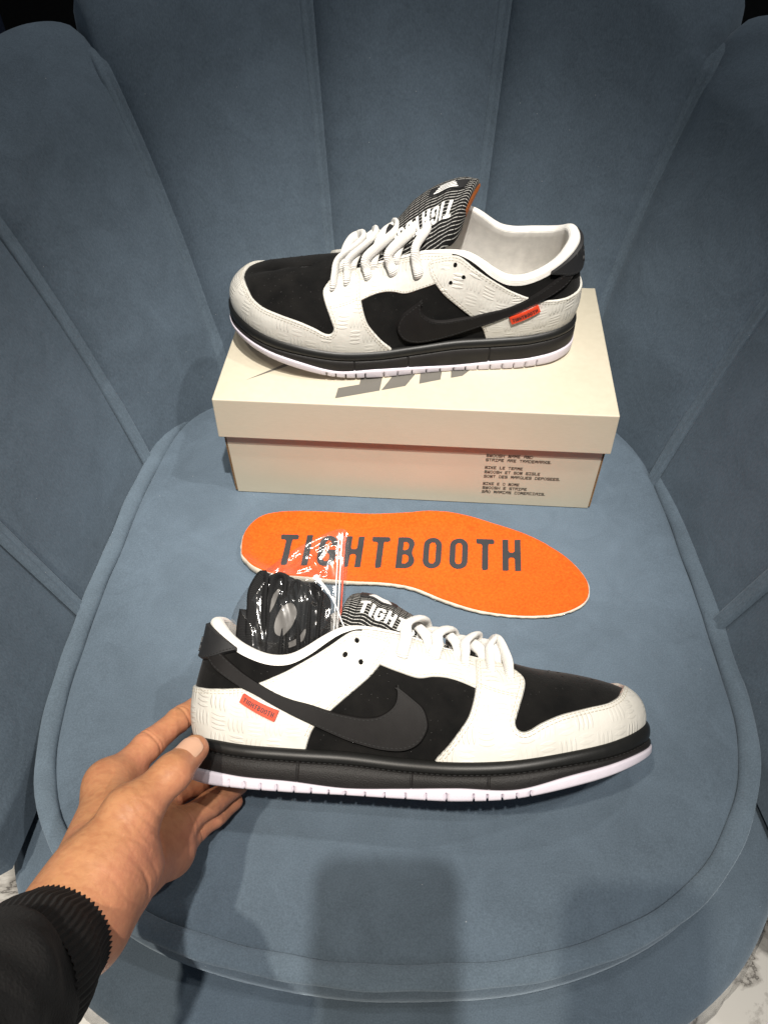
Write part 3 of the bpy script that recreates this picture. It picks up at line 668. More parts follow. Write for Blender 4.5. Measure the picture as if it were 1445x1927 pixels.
def stitch_row(mb, line, h, length=2.1, gap=0.9, width=0.62, raise_=0.28, tmin=-0.02):
    line = np.asarray(line, float)
    s = np.r_[0, np.cumsum(np.linalg.norm(np.diff(line, axis=0), axis=1))]
    n = int(s[-1]//(length+gap))
    if n < 1: return
    c = (np.arange(n)+0.5)*s[-1]/n
    A = np.stack([np.interp(c-length/2, s, line[:, k]) for k in (0, 1)], -1); B = np.stack([np.interp(c+length/2, s, line[:, k]) for k in (0, 1)], -1)
    d = B-A; L = np.maximum(np.linalg.norm(d, axis=1, keepdims=True), 1e-6); nn = np.stack([-d[:, 1], d[:, 0]], -1)/L*width/2
    k = (A[:, 1]/KT > tmin)
    A, B, nn = A[k], B[k], nn[k]
    if not len(A): return
    Q = np.stack([A-nn, B-nn, B+nn, A+nn], 1).reshape(-1, 2)
    inn = np.stack([A-nn*.5+(B-A)*.12, B-nn*.5-(B-A)*.12, B+nn*.5-(B-A)*.12, A+nn*.5+(B-A)*.12], 1).reshape(-1, 2)
    lo = up_map(Q, np.full(len(Q), h-0.05)); hi = up_map(inn, np.full(len(Q), h+raise_))
    n4 = len(A)
    V = np.vstack([lo, hi]); F = []
    o = len(lo)
    for i in range(n4):
        b = 4*i
        F.append([o+b, o+b+1, o+b+2, o+b+3])
        for e in range(4): F.append([b+e, b+(e+1) % 4, o+b+(e+1) % 4, o+b+e])
    mb.add(V, F)
def inset_line(line, d):
    line = np.asarray(line, float); t = np.gradient(line, axis=0); t /= np.maximum(np.linalg.norm(t, axis=1, keepdims=True), 1e-9)
    return line+np.stack([-t[:, 1], t[:, 0]], -1)*d
def edge_stitches(mb, line, ds, h, tmin=0.0, **kw):
    l = resample(line, 1.2, closed=False)
    for d in ds: stitch_row(mb, inset_line(l, d), h, tmin=tmin, **kw)

def build_shoe(label, cat_group, mat4, mir, tongue_c, lace_lift, roll, tent=.30, slant=0.0, toff=0.0, blunt=0, lean=3):
    T = thing("sneaker", label, "sneaker"); T["group"] = cat_group
    T.matrix_world = mat4
    flip = mir < 0
    xf = lambda V: V*np.array([1, mir, 1.0])
    def fin(mb, name, mat, parent=None, **kw): return mb.build(name, mat, parent or T, xf=xf, flip=flip, **kw)
    # --- sole
    a = set(np.round(np.linspace(0, 1, 240, endpoint=False), 5).tolist())
    cuts = []
    for s in SLITS+[1-x for x in SLITS]: cuts.append((s, 0.0008))
    for s, w in cuts: a |= {s-w*1.25, s-w, s+w, s+w*1.25}
    a = np.array(sorted(a)); 
    notch = np.zeros(len(a))
    for s, w in cuts: notch[np.abs(a-s) <= w*1.05] = 1
    def ring(rows, name, mat, cap=None, a=a, **kw):
        o, n = outline(a); V = []; P = []
        per = np.r_[0, np.cumsum(np.linalg.norm(np.diff(o, axis=0), axis=1))]
        for d, z in rows:
            V.append(np.c_[o+n*np.broadcast_to(d, len(a))[:, None], np.broadcast_to(z, len(a))]); P.append(np.c_[per, np.broadcast_to(z, len(a))])
        mb = MB(); k = len(rows)
        mb.add(np.stack(V, 0).reshape(-1, 3)/1000, grid_faces(k, len(a), wrap_j=True)[:, ::-1], np.vstack(P))
        if cap:
            b = (k-1)*len(a); c = np.r_[150, 0, np.mean(rows[-1][1])]/1000
            mb.add(np.vstack([V[-1]/1000, [c]]), [[i, (i+1) % len(a), len(a)][::-1] for i in range(len(a))])
        return fin(mb, name, mat, **kw)
    zt = pspl(ZF, a); zw = pspl(ZW, a); zb = pspl(ZB, a)
    rk = np.interp(np.abs(a-.5), [0, .05, .14, .5], [1.75, 1.5, 1.05, 1.05])
    ring([(-4, zt+1.0), (0.5, zt+2.6), (2.2, zt+2.4), (3.8, zt+1.4), (4.8, zt-.3*rk), (5.15, zt-1.9*rk), (4.9, zt-3.5*rk), (4.1, zt-4.5*rk), (3.2, zt-4.9*rk), (2.0, zt-5.1*rk)], "midsole_rand", M_RAND)
    fa = set(np.round(np.linspace(0, 1, 240, endpoint=False), 5).tolist())
    for s in FOXL+[1-x for x in FOXL]: fa |= {s-.0012, s-.0006, s+.0006, s+.0012}
    fa = np.array(sorted(fa)); fn = np.zeros(len(fa))
    for s in FOXL+[1-x for x in FOXL]: fn[np.abs(fa-s) <= .0007] = 1
    fzw = pspl(ZW, fa); fzt = pspl(ZF, fa)+8.6-4.9*np.interp(np.abs(fa-.5), [0, .05, .14, .5], [1.75, 1.5, 1.05, 1.05])
    ring([(1.8, fzt-8.6), (4.0-fn*.7, fzt-9.0), (5.0-fn, fzt-9.6), (5.3-fn, (fzt-9.6)*.6+fzw*.4), (5.2-fn, fzw+.8), (4.4-fn, fzw-.3), (2.0, fzw-.6)], "midsole_sidewall", M_FOX, a=fa)
    seam = MB()
    o_, n_ = outline(np.linspace(0, 1, 501)); per = np.r_[0, np.cumsum(np.linalg.norm(np.diff(o_, axis=0), axis=1))]
    for c in np.arange(2, per[-1], 3.4):
        aa = np.interp([c-1.1, c+1.1], per, np.linspace(0, 1, 501)); oo, nn = outline(aa); zz = pspl(ZF, aa)-5.0*np.interp(np.abs(aa-.5), [0, .05, .14, .5], [1.75, 1.5, 1.05, 1.05])
        tube(seam, np.c_[oo+nn*3.9, zz]/1000, 0.00034, 5)
    fin(seam, "sole_stitching", M_STITCH_K, kind="stuff")
    nd = notch*2.2
    nd = notch*6.0; hw = zw-zb
    ring([(1.5, zw-.4), (4.6, zw-.3), (5.6, zw-.10*hw), (5.9, zw-.2*hw), (5.85, zw-.36*hw), (5.8-nd*.9, zw-.42*hw), (5.7-nd, zb+.22*hw), (5.2-nd, zb+.09*hw), (4.2-nd, zb), (-12, zb+.2)], "outsole", M_OUT, cap=True)
    # --- upper shell (suede base)
    na, nt = 260, 26
    A = np.linspace(0, 1, na, endpoint=False); t_ = np.linspace(-.12, 1, nt)
    AA, TT = np.meshgrid(A, t_, indexing='ij')
    V = surf(AA, TT)/1000
    F = [list(f) for f in grid_faces(na, nt, wrap_i=True)]
    i0 = int(.352*na)
    for i in range(i0, na//2):
        j = na-i
        f = [i*nt+nt-1, (i+1)*nt+nt-1, (j-1)*nt+nt-1, j*nt+nt-1]
        F.append(f if len(set(f)) == 4 else list(dict.fromkeys(f)))
    mb = MB(); mb.add(V.reshape(-1, 3), F, np.c_[(AA*KA).ravel(), (TT*KT).ravel()])
    upper = fin(mb, "suede_upper", M_SUEDE)
    # toe perforations
    pm = MB()
    for (pa, pt) in [(.385, .56), (.40, .60), (.415, .55), (.43, .60), (.445, .56), (.395, .70), (.415, .72), (.435, .70), (.41, .84), (.43, .86), (.375, .66), (.452, .67)]:
        for q in (pa, 1-pa):
            c = K([(q, pt)])[0]; n = 8; th = np.linspace(0, 2*np.pi, n, endpoint=False)
            R = np.c_[c[0]+np.cos(th)*.9, c[1]+np.sin(th)*.9]; R2 = np.c_[c[0]+np.cos(th)*.45, c[1]+np.sin(th)*.45]
            pm.add(np.vstack([up_map(R, np.full(n, .05)), up_map(R2, np.full(n, .35))]), [list(f) for f in grid_faces(2, n, wrap_j=True)[:, ::-1]]+[[n+k for k in range(n)]])
    fin(pm, "toe_perforations", M_SWOOSH, upper, kind="stuff")
    # --- lining with a rolled collar
    LA = np.r_[np.linspace(-.30, .30, 150)]
    wid = np.interp(np.abs(LA), [0, .04, .14, .175, .20, .30], [9.5, 9.5, 8.5, 5.5, 3.2, 2.8])
    base = surf(LA, np.ones_like(LA)); e = surf(LA, np.ones_like(LA)*.97); td = base-e; td /= np.linalg.norm(td, axis=1, keepdims=True)
    nrm = surf(LA, np.full_like(LA, .985), 1.0)-surf(LA, np.full_like(LA, .985)); nrm[:, 2] *= .4; nrm /= np.linalg.norm(nrm, axis=1, keepdims=True)
    td = td*.5+np.array([0, 0, 1])*.5; td -= nrm*(td*nrm).sum(1, keepdims=True); td /= np.linalg.norm(td, axis=1, keepdims=True)
    lo_on = np.interp(np.abs(LA), [0, .15, .19, .30], [1, 1, .25, .15])
    rows = []; pr = []
    rows.append(surf(LA, 1-.055*lo_on, .55))
    for th in np.linspace(0, np.pi, 11):
        rows.append(base-nrm*(wid/2-.55)[:, None]+nrm*(np.cos(th)*wid/2)[:, None]+td*(np.sin(th)*np.minimum(wid/2, 3.6))[:, None])
    for tt in (.93, .82, .7, .55, .38, .2, .02):
        q = surf(LA, np.full_like(LA, tt)); rows.append(q-nrm*(wid*(.55+.5*tt)*.85)[:, None])
    V = np.stack(rows, 0); L = np.r_[0, np.cumsum(np.linalg.norm(np.diff(V, axis=0), axis=2).mean(1))]
    pat = np.stack(np.broadcast_arrays((LA*KA)[None], L[:, None]), -1).reshape(-1, 2)
    mb = MB(); mb.add(V.reshape(-1, 3)/1000, grid_faces(len(rows), len(LA)), pat)
    fin(mb, "collar_lining", M_LINING)
    o, n = outline(np.linspace(0, 1, 80, endpoint=False)); z = pspl(ZF, np.linspace(0, 1, 80, endpoint=False))
    mb = MB(); mb.add(np.vstack([np.c_[o-n*2, z+3], [[150, 0, 31]]])/1000, [[i, (i+1) % 80, 80] for i in range(80)])
    fin(mb, "footbed", M_LINING)
    # --- white leather overlays
    rear = piecewise(K(REAR_FRONT), K(REAR_TOP), K(REAR_BACK), K(mir0(REAR_BACK)), K(mir0(REAR_TOP)), K(mir0(REAR_FRONT)))
    circ = lambda c, r, n=12: np.c_[c[0]+np.cos(np.linspace(0, 2*np.pi, n, endpoint=False))*r, c[1]+np.sin(np.linspace(0, 2*np.pi, n, endpoint=False))*r]
    hl = [circ(np.array(h)*[KA, KT], 1.9) for h in HOLES]+[circ(np.array(h)*[-KA, KT], 1.9) for h in HOLES]
    mb = MB(); patch(mb, rear, up_map, 1.5, 1.6, 3.2, .7, holes=hl)
    rp = fin(mb, "rear_overlay", M_LEATHER)
    st = MB()
    for s in (1, -1):
        for seg in (REAR_FRONT[1:], REAR_TOP, REAR_BACK):
            l = piecewise_open(K([(s*a, t) for a, t in seg]))
            edge_stitches(st, l, [s*1.5, s*3.3], 1.5)
    fin(st, "thread_stitching", M_STITCH_W, rp, kind="stuff")
    for s in (1, -1):
        f = (lambda p: p) if s > 0 else (lambda p: [(1-a, t) for a, t in p])
        eye = piecewise(K(f(EYE_LOW)), K(f([(.315, .565), (.335, .97)])), K(f([(.335, .97), (.31, .985), (.25, .985), (.195, .985)])), K(f([(.195, .985), (.195, .72)])))
        mb = MB(); patch(mb, eye, up_map, 1.1, 1.6, 3.2, .6)
        ep = fin(mb, "eyestay", M_LEATHER)
        st = MB(); edge_stitches(st, piecewise_open(K(f(EYE_LOW[1:-1]))), [s*1.5], 1.1); edge_stitches(st, K(f([(.205, .93), (.31, .945)])), [0, s*1.8], 1.1)
        fin(st, "thread_stitching", M_STITCH_W, ep, kind="stuff")
    mud = piecewise(K(MUD_BACK), K(MUD_TOP), K(MUD_IN), K(mir5(MUD_IN)), K(mir5(MUD_TOP)), K(mir5(MUD_BACK)))
    mb = MB(); patch(mb, mud, up_map, 2.2, 1.6, 3.2, .8)
    mp = fin(mb, "toe_mudguard", M_LEATHER)
    st = MB()
    for s in (1, -1):
        f = (lambda p: p) if s > 0 else (lambda p: [(1-a, t) for a, t in p])
        edge_stitches(st, piecewise_open(K(f(MUD_BACK[1:]))), [-s*1.5, -s*3.3], 2.2)
        edge_stitches(st, piecewise_open(K(f(MUD_TOP))), [-s*1.6, -s*3.2], 2.2)
        edge_stitches(st, piecewise_open(K(f(MUD_IN))), [-s*1.5, -s*3.3], 2.2)
        edge_stitches(st, piecewise_open(K(f(STAY))), [0, 1.7], 2.2)
    fin(st, "thread_stitching", M_STITCH_W, mp, kind="stuff")
    # --- side stripes
    for s in (1, -1):
        sw = piecewise(K([(s*a, t) for a, t in SW_UP]), K([(s*a, t) for a, t in (SW_UP[-1], SW_LO[0])]), K([(s*a, t) for a, t in SW_LO]))
        mb = MB(); patch(mb, sw, up_map, 3.1, 1.4, 3.0, .7)
        sp = fin(mb, "swoosh", M_SWOOSH)
        st = MB()
        edge_stitches(st, piecewise_open(K([(s*a, t) for a, t in SW_UP])), [s*1.7], 3.1, width=.7); edge_stitches(st, piecewise_open(K([(s*a, t) for a, t in SW_LO])), [s*1.7], 3.1, width=.7)
        fin(st, "thread_stitching", M_STITCH_K, sp, kind="stuff")
    # --- heel tab
    tb = piecewise(K([(.0726, .985), (.0726, .947)]), K(TAB_LOW), K(mir0(TAB_LOW)), K([(-.0726, .947), (-.0726, .985)]), K([(-.0726, .985), (-.035, .99), (0, .99), (.035, .99), (.0726, .985)]))
    mb = MB(); patch(mb, tb, up_map, 3.6, 1.4, 3.0, .8)
    tp = fin(mb, "heel_tab", M_TAB)
    st = MB(); edge_stitches(st, piecewise_open(K(TAB_LOW)), [-1.8], 3.6); edge_stitches(st, piecewise_open(K(mir0(TAB_LOW))), [-1.8], 3.6)
    fin(st, "thread_stitching", M_STITCH_K, tp, kind="stuff")
    em = MB()                                                     # raised lettering on the heel tab
    for k_, (x0, y0, w) in enumerate([(-.018, .745, .010), (-.006, .745, .005), (.002, .745, .008), (.012, .745, .008)]):
        patch(em, K([(x0, y0), (x0+w*.35, y0), (x0+w*.35, y0+.13), (x0, y0+.13)]), up_map, 4.4, 1.0, 0, .25)
        if k_ != 1: patch(em, K([(x0+w*.5, y0+.045), (x0+w*.95, y0+.02), (x0+w*.95, y0+.06), (x0+w*.5, y0+.085)]), up_map, 4.4, 1.0, 0, .25)
    fin(em, "embossed_mark", M_TAB, tp)
    # --- tag with lettering
    q = TAG_Q*[KA, KT]
    mb = MB(); patch(mb, q[::-1], up_map, 3.6, 1.5, 3.0, .25, lift=1.2)
    tg = fin(mb, "side_tag", M_TAG, label="small red-orange cloth tag sewn under the swoosh, lettered TIGHTBOOTH")
    polys, L = text_polys("TIGHTBOOTH", 1.0, .12)
    def tagmap(P, off):
        u = (P[:, 0]/L*.84+.08); v = P[:, 1]*.44+.27
        if mir < 0: u = 1-u
        u, v = u[:, None], v[:, None]
        Q = (q[3]*(1-u)+q[2]*u)*(1-v)+(q[0]*(1-u)+q[1]*u)*v
        return up_map(Q, off)
    tm = MB()
    for o_, h_ in polys: patch(tm, o_, tagmap, 3.85, .12, 0, 0, holes=h_, lift=3.5, res=False)
    fin(tm, "printed_lettering", M_PRINTK, tg, smooth=False)
    # --- tongue
    cl = catmull(np.array(tongue_c, float), 90); s_ = np.r_[0, np.cumsum(np.linalg.norm(np.diff(cl, axis=0), axis=1))]; Ls = s_[-1]
    tx = np.gradient(cl, axis=0); tx /= np.linalg.norm(tx, axis=1, keepdims=True)
    nx = np.stack([tx[:, 1], -tx[:, 0]], -1); nx *= np.sign(nx[:, 1:2])
    wv = np.interp(s_/Ls, [0, .3, .55, .75, .9, 1], [15, 18, 24, 29, 29, 25])
    endf = np.sqrt(np.clip(1-np.clip((s_-(Ls-12))/12, 0, 1)**2.5, 0, 1)); thk = np.interp(s_/Ls, [0, .35, .6, .85, 1], [3, 5, 9, 12, 12+blunt]); EC = 12 if not blunt else 5
    endf = np.sqrt(np.clip(1-np.clip((s_-(Ls-EC))/EC, 0, 1)**2.5, 0, 1))
    def tongue(s, y, off, side=1):
        c = np.stack([np.interp(s, s_, cl[:, k]) for k in (0, 1)], -1); nn = np.stack([np.interp(s, s_, nx[:, k]) for k in (0, 1)], -1)
        w = np.interp(s, s_, wv); u = np.clip(y/w, -1, 1); e = np.interp(s, s_, endf); th = np.interp(s, s_, thk)
        tn_ = .30+(tent-.30)*np.clip((s/Ls-.35)/.4, 0, 1)
        h = -tn_*w*np.abs(u)**1.7+side*th/2*np.power(np.clip(1-np.abs(u)**3.2, 0, 1), .5)*e+off
        puff = 1.2*np.sin(s*.42)*np.clip((s/Ls-.55)*3, 0, 1)*(side > 0)
        h = h+puff*(1-u*u)
        ye = y*(0.55+.45*e); rho = np.radians(roll)*np.clip((s/Ls-.12)/.5, 0, 1)**1.2
        hh = h*np.cos(rho)+ye*np.sin(rho); y2 = ye*np.cos(rho)-h*np.sin(rho)
        tt = np.stack([np.interp(s, s_, tx[:, k]) for k in (0, 1)], -1); sh = slant*ye*np.clip((s/Ls-.4)/.5, 0, 1)
        return np.c_[c[:, 0]+nn[:, 0]*hh+tt[:, 0]*sh, y2, c[:, 1]+nn[:, 1]*hh+tt[:, 1]*sh]/1000
    U = np.sin(np.linspace(-np.pi/2, np.pi/2, 33)); Sg = np.r_[np.linspace(0, Ls-12, 46), Ls-12+12*np.sin(np.linspace(.1, np.pi/2, 12))]
    rows = []; pr = []
    for s in Sg:
        w = np.interp(s, s_, wv); yy = U*w
        rows.append(np.vstack([tongue(np.full(33, s), yy, 0, 1), tongue(np.full(31, s), yy[1:-1][::-1], 0, -1)]))
        pr.append(np.vstack([np.c_[np.full(33, s), yy], np.c_[np.full(31, s), yy[1:-1][::-1]]]))
    k = 64; n_ = len(Sg)
    F = [list(f)[::-1] for f in grid_faces(n_, k, wrap_j=True)]+[[(n_-1)*k+i for i in range(k)][::-1]]
    mb = MB(); mb.add(np.vstack(rows), F, np.vstack(pr))
    tong = fin(mb, "tongue", M_TONGUE)
    polys, L = text_polys("TIGHTBOOTH", 13.0, .11)
    tm = MB()
    def tmap(P, off): return tongue(Ls-11-P[:, 0], mir*(P[:, 1]-6.5)+toff, off, 1)
    for o_, h_ in polys:
        if flip: o_ = o_[::-1]
        patch(tm, o_, tmap, .45, 1.0, 1.8, 0, holes=h_, lift=.05)
    fin(tm, "printed_lettering", M_PRINTW, tong)
    lab = MB(); patch(lab, np.array([(Ls-34, 14), (Ls-9, 13.5), (Ls-9, 23), (Ls-34, 22)]), lambda P, off: tongue(P[:, 0], P[:, 1], off, 1), .9, 1.5, 2.5, .3)
    lb = fin(lab, "tongue_label", M_TAB, tong)
    lm = MB()
    for k_ in range(4): patch(lm, np.array([(Ls-30+k_, 15.2+k_*1.8), (Ls-14-k_, 15.2+k_*1.8), (Ls-14-k_, 16.3+k_*1.8), (Ls-30+k_, 16.3+k_*1.8)]), lambda P, off: tongue(P[:, 0], P[:, 1], off, 1), 1.2, 1.2, 0, 0)
    fin(lm, "label_mark", M_PRINTW, lb)
    ol = MB(); patch(ol, np.array([(Ls-34, -20), (Ls-7, -20), (Ls-7, 20), (Ls-34, 20)]), lambda P, off: tongue(P[:, 0], P[:, 1], -off, -1), .8, 2.0, 4, .3)
    if blunt:                                                     # the orange lining wraps up over the blunt end of the tongue
        yy = np.linspace(-6, 24, 20); se = np.full(20, Ls-1.2); out_ = np.array([cl[-1][0]-cl[-4][0], 0, cl[-1][1]-cl[-4][1]]); out_ = out_/np.linalg.norm(out_)*.0011
        r_ = [tongue(np.full(20, Ls-7.0), yy, -.7, -1)] + [tongue(se, yy, 0, 1)*k_+tongue(se, yy, 0, -1)*(1-k_)+out_ for k_ in (0, .25, .5, .75, .92)]
        ol.add(np.vstack(r_), grid_faces(6, 20))
    fin(ol, "orange_lining_patch", M_ORLAB, tong, label="plain orange cloth patch on the back of the tongue")
    # --- laces
    E = EYELETS
    def S1(a, t, off): return surf(np.array([a]), np.array([t]), off)[0]
    def strand(a0, t0, a1, t1, lift, under_end, skew):
        p = [S1(a0, t0, -1.5), S1(a0, t0+.03, 3.0), S1(a0+.004, min(t0+.13, .93), 5.2)]
        e0 = S1(a0+.006, .985, 6.5); e1 = S1(a1, .985, 6.5 if not under_end else 2.0)
        md = (e0+e1)/2
        p += [e0+[0, 0, lift*.35]]
        for w_, k_ in ((.25, .86), (.5, 1.0), (.75, .86)):
            q_ = e0*(1-w_)+e1*w_; q_ = q_+np.array([skew*math.sin(math.pi*w_), 0, lift*k_]); p.append(q_)
        p += [e1+[0, 0, lift*.30]]
        if under_end: p += [S1(a1, .93, -3.0), S1(a1, .86, -5)]
        else: p += [S1(a1, min(t1+.13, .93), 5.0), S1(a1, t1+.03, 3.0), S1(a1, t1, -1.5)]
        mb = MB(); c = catmull(np.array(p), 70)/1000
        j = np.sin(np.linspace(0, 11, 70)+lift*3+a0*90)*.0006; c = c+np.c_[j, j*0, j*.6]
        wd = .0042*(1+.10*np.sin(np.linspace(0, 17, 70)+a0*50)); wd[:5] *= np.linspace(.75, 1, 5)
        tube(mb, c, wd, 12, wd*.55, up=(0.3, 0, 1)); fin(mb, "lace", M_LACE)
    back = lean < 0
    for i in range(4):
        strand(1-E[i][0], E[i][1], E[i+1][0], E[i+1][1], lace_lift*.62, True, 2)
    for i in range(5):
        j = min(i+1, 4) if not back else max(i-1, 0)
        strand(E[i][0], E[i][1], 1-E[j][0], E[j][1], lace_lift*((1.0-.04*i) if i < 4 else .85), False, lean if i < 4 else lean-3)
    # black keeper loop on the tongue
    kp = MB(); s0 = Ls*.47; tube(kp, tongue(np.linspace(s0-2, s0+2, 14), np.linspace(-13, 13, 14), 1.4+3.2*np.sin(np.linspace(0, np.pi, 14))), .0022, 8, .0006); fin(kp, "lace_keeper", M_TAB, tong)
    return T
def piecewise_open(s, n=8):
    s = np.asarray(s, float)
    return catmull(s, n*(len(s)-1)+1) if len(s) > 2 else s
# ------------------------------------------------------------------ the pair
def mat4(R, t, s=1.0):
    m = Matrix.Identity(4)
    for i in range(3):
        for j in range(3): m[i][j] = R[i][j]*s
        m[i][3] = t[i]
    return m
R1 = np.array([[0.9982347, 0.0421902, 0.0418026], [-0.0580814, 0.5463852, 0.8355177], [0.0124103, -0.8364707, 0.5478711]])
FRONT_M = mat4(R1, (-0.1278, 0.2052, 0.0519), 0.98)
front_shoe = build_shoe("black and white low sneaker held at the heel by the hand", "pair of black and white sneakers", FRONT_M, 1,
    [(214, 75), (190, 81), (165, 89), (145, 98), (125, 107), (108, 113), (96, 115)], 9.0, 42)
_h = [5, 5, 5, 5, 4.5, 4, 3.5, 3, 2.5, 2, 1, .5, 0, 0]; _h = np.array(_h+_h[1:13][::-1])
ZF = list(np.array(ZF)+_h); ZW = list(np.array(ZW)+_h*.5)      # this one stands with its sole square to the lens
cz, sz = math.cos(3.1352), math.sin(3.1352)
BACK_M = mat4(np.array([[cz, -sz, 0], [sz, cz, 0], [0, 0, 1]]), (0.1696, 0.5837, 0.1212))
BACK_M = BACK_M @ Matrix.Diagonal((1, 1, 1.03, 1))
back_shoe = build_shoe("black and white low sneaker standing on top of the shoe box", "pair of black and white sneakers", BACK_M, -1,
    [(214, 77), (190, 84), (168, 94), (150, 105), (132, 117), (114, 125), (98, 128)], 13.0, 33, .34, .55, -3.0, 4, -11)

# ------------------------------------------------------------------ bag of spare laces in the front shoe
bag = thing("zip_bag", "clear plastic zip bag of spare laces tucked into the held sneaker", "plastic bag"); bag.matrix_world = FRONT_M
BAGO = catmull(np.array([(18, 98), (22, 116), (34, 134), (48, 146), (57, 153), (74, 163), (91, 170.5), (98, 168), (99, 154), (97.5, 124), (96, 108), (90, 90), (78, 76), (64, 66), (48, 62), (32, 72), (22, 86)], float), 160, closed=True)
FOLDS = [[(58, 151), (52.6, 127), (58, 112), (63.5, 87)], [(57, 134), (71, 132.5), (78, 119)], [(61.7, 125), (69, 111), (74.4, 87)], [(74.4, 128.6), (82.4, 111), (80, 96)], [(34.4, 119), (52.6, 145.6), (74.4, 162.6), (92, 168)], [(89, 164), (92.6, 138), (90.8, 108)], [(45, 140), (38, 118), (44, 92)], [(66, 158), (80, 140), (84, 118)], [(52, 127), (62, 122), (66, 100), (60, 86)], [(84, 160), (76, 146), (64, 140)], [(28, 112), (36, 100), (38, 84)], [(86, 128), (88, 112), (84, 98)]]
FOLDS = [catmull(np.array(f, float), 14) for f in FOLDS]
def line_dist(L, P):
    a_, b_ = L[:-1][None], L[1:][None]; p_ = P[:, None]; ab = b_-a_; t_ = np.clip(((p_-a_)*ab).sum(-1)/(ab**2).sum(-1), 0, 1)
    return np.linalg.norm(p_-a_-ab*t_[..., None], axis=-1).min(1)
def bag_map(side):
    def f(P, off):
        d = edge_dist(BAGO, P); x, z = P[:, 0], P[:, 1]
        th = 14*(1-np.exp(-d/9))*np.interp(z, [60, 120, 150, 172], [1.0, 1.0, .38, .12])
        c = 1.6*np.sin(.09*x+.07*z)+1.1*np.sin(.16*x-.12*z+side)
        for i_, L_ in enumerate(FOLDS):
            q_ = line_dist(L_ if side < 0 else L_+np.array([5, -4]), P); c = c+(2.4+.8*math.sin(i_*2.1))*np.exp(-(q_/(1.5+.5*math.sin(i_*1.3)))**1.3)-.8*np.exp(-((q_-4)/2.5)**2)
        c = c*np.clip(d/5, 0, 1)*np.interp(z, [60, 140, 172], [1, .8, .45])
        y = -2+side*(th+.25)+side*c*.8+off*side
        return np.stack([x, y, z], -1)/1000
    return f
for s, nm in ((-1, "bag_film"), (1, "bag_film")):
    mb = MB(); patch(mb, BAGO, bag_map(s), 0.0, 1.4, 1.15, 0, lift=0.0); mb.build(nm, M_FILM, bag)
zl = np.linspace(168, 100, 20)
for dx, mt, r in ((-1.2, M_ZIP, .0007), (-3.2, M_CLEAR, .0006), (-5.5, M_CLEAR, .0005)):
    mb = MB(); tube(mb, np.c_[97.5+dx-(168-zl)*.02, -3.2-.5*np.sin(zl*.1), zl]/1000, r, 6); mb.build("zip_ridge", mt, bag)
leafs = [[(47.5, 120), (54, 127.5), (52, 119), (48, 111)], [(52, 104), (56, 114), (63, 118), (67, 112), (64, 103), (58, 96), (53, 97)], [(60, 90), (68, 95), (73, 101), (72, 94), (67, 90), (62, 88)]]
for lf in leafs:
    mb = MB(); patch(mb, catmull(np.array(lf, float), 30, closed=True), bag_map(-1), .5, 1.2, 2.0, 0); mb.build("bag_print", M_BAGPRINT, bag)
sl = thing("spare_laces", "folded black spare laces inside the clear zip bag", "laces"); sl.matrix_world = FRONT_M
rr = np.random.default_rng(3)
for layer in range(4):
    pts = []; y0 = -8.5+layer*4.4
    for k, x in enumerate(np.linspace(30, 81, 9)):
        topz = np.interp(x, [28, 34, 42, 52, 62, 72, 82], [112, 126, 139, 139, 135, 135, 128])-layer*1.5+rr.uniform(-2, 1)
        zz = (topz, 74) if k % 2 == 0 else (74, topz)
        lean = rr.uniform(-4, 4)
        for f in np.linspace(.06, .94, 5): pts.append((x+lean*(f-.5)+rr.uniform(-.2, .2)+layer, y0+rr.uniform(-.5, .5)+3*math.sin(f*3.1)*(-1 if layer < 2 else 1), zz[0]*(1-f)+zz[1]*f))
    mb = MB(); tube(mb, catmull(np.array(pts), 420)/1000, .0052, 8, .0017, up=(0, 1, 0.2)); mb.build("folded_lace", M_BLACKLACE, sl)
tgs = thing("tag_fastener", "thin white plastic tag fastener hanging in front of the zip bag", "tag fastener"); tgs.matrix_world = FRONT_M
fp = catmull(np.array([(80, -17, 134.5), (86, -19, 128), (91, -20, 121), (95, -20, 113), (99, -21, 104), (104, -25, 100.5)], float), 40)/1000
mb = MB(); tube(mb, fp, np.r_[np.full(12, .0011), np.full(28, .00042)], 8); mb.build("thread", M_CLEAR, tgs)
mb = MB(); tube(mb, catmull(np.array([(77.5, -17, 136.5), (80, -17.6, 134.5), (82.5, -17.8, 131.5)], float), 8)/1000, [.0006, .002, .0024, .0024, .0017, .002, .0014, .0009], 8); mb.build("anchor", M_CLEAR, tgs)

# ------------------------------------------------------------------ hand (implicit surface)
J = dict(fa=(-.1640,.0801,.152), wr=(-.1588,.1006,.125), i0=(-.1745,.1895,.079), i1=(-.1596,.2218,.064), i2=(-.1455,.2476,.050), i3=(-.1333,.2665,.040),
 m0=(-.1700,.1905,.055), m1=(-.1474,.1951,.042), m2=(-.1326,.2105,.028), m3=(-.1210,.2270,.018), r0=(-.1500,.1700,.046), r1=(-.1331,.1778,.044), r2=(-.1186,.1948,.033), r3=(-.1045,.2114,.021),
 p0=(-.1400,.1600,.040), p1=(-.1302,.1768,.028), p2=(-.1185,.1914,.018), p3=(-.1085,.2033,.011), t0=(-.1499,.1255,.128), t1=(-.1397,.1521,.130), t2=(-.1222,.1762,.126), t3=(-.1150,.1965,.113), th=(-.1429,.1326,.112))
J = {k: np.array(v) for k, v in J.items()}
def cone_sdf(P, a, b, ra, rb):
    ab = b-a; L2 = ab@ab; t = np.clip(((P-a)@ab)/L2, 0, 1)
    d = np.linalg.norm(P-a-t[..., None]*ab, axis=-1)
    return d-(ra+(rb-ra)*t)
def smin(a, b, k):
    h = np.clip(k-np.abs(a-b), 0, None)/k
    return np.minimum(a, b)-h*h*k*.25
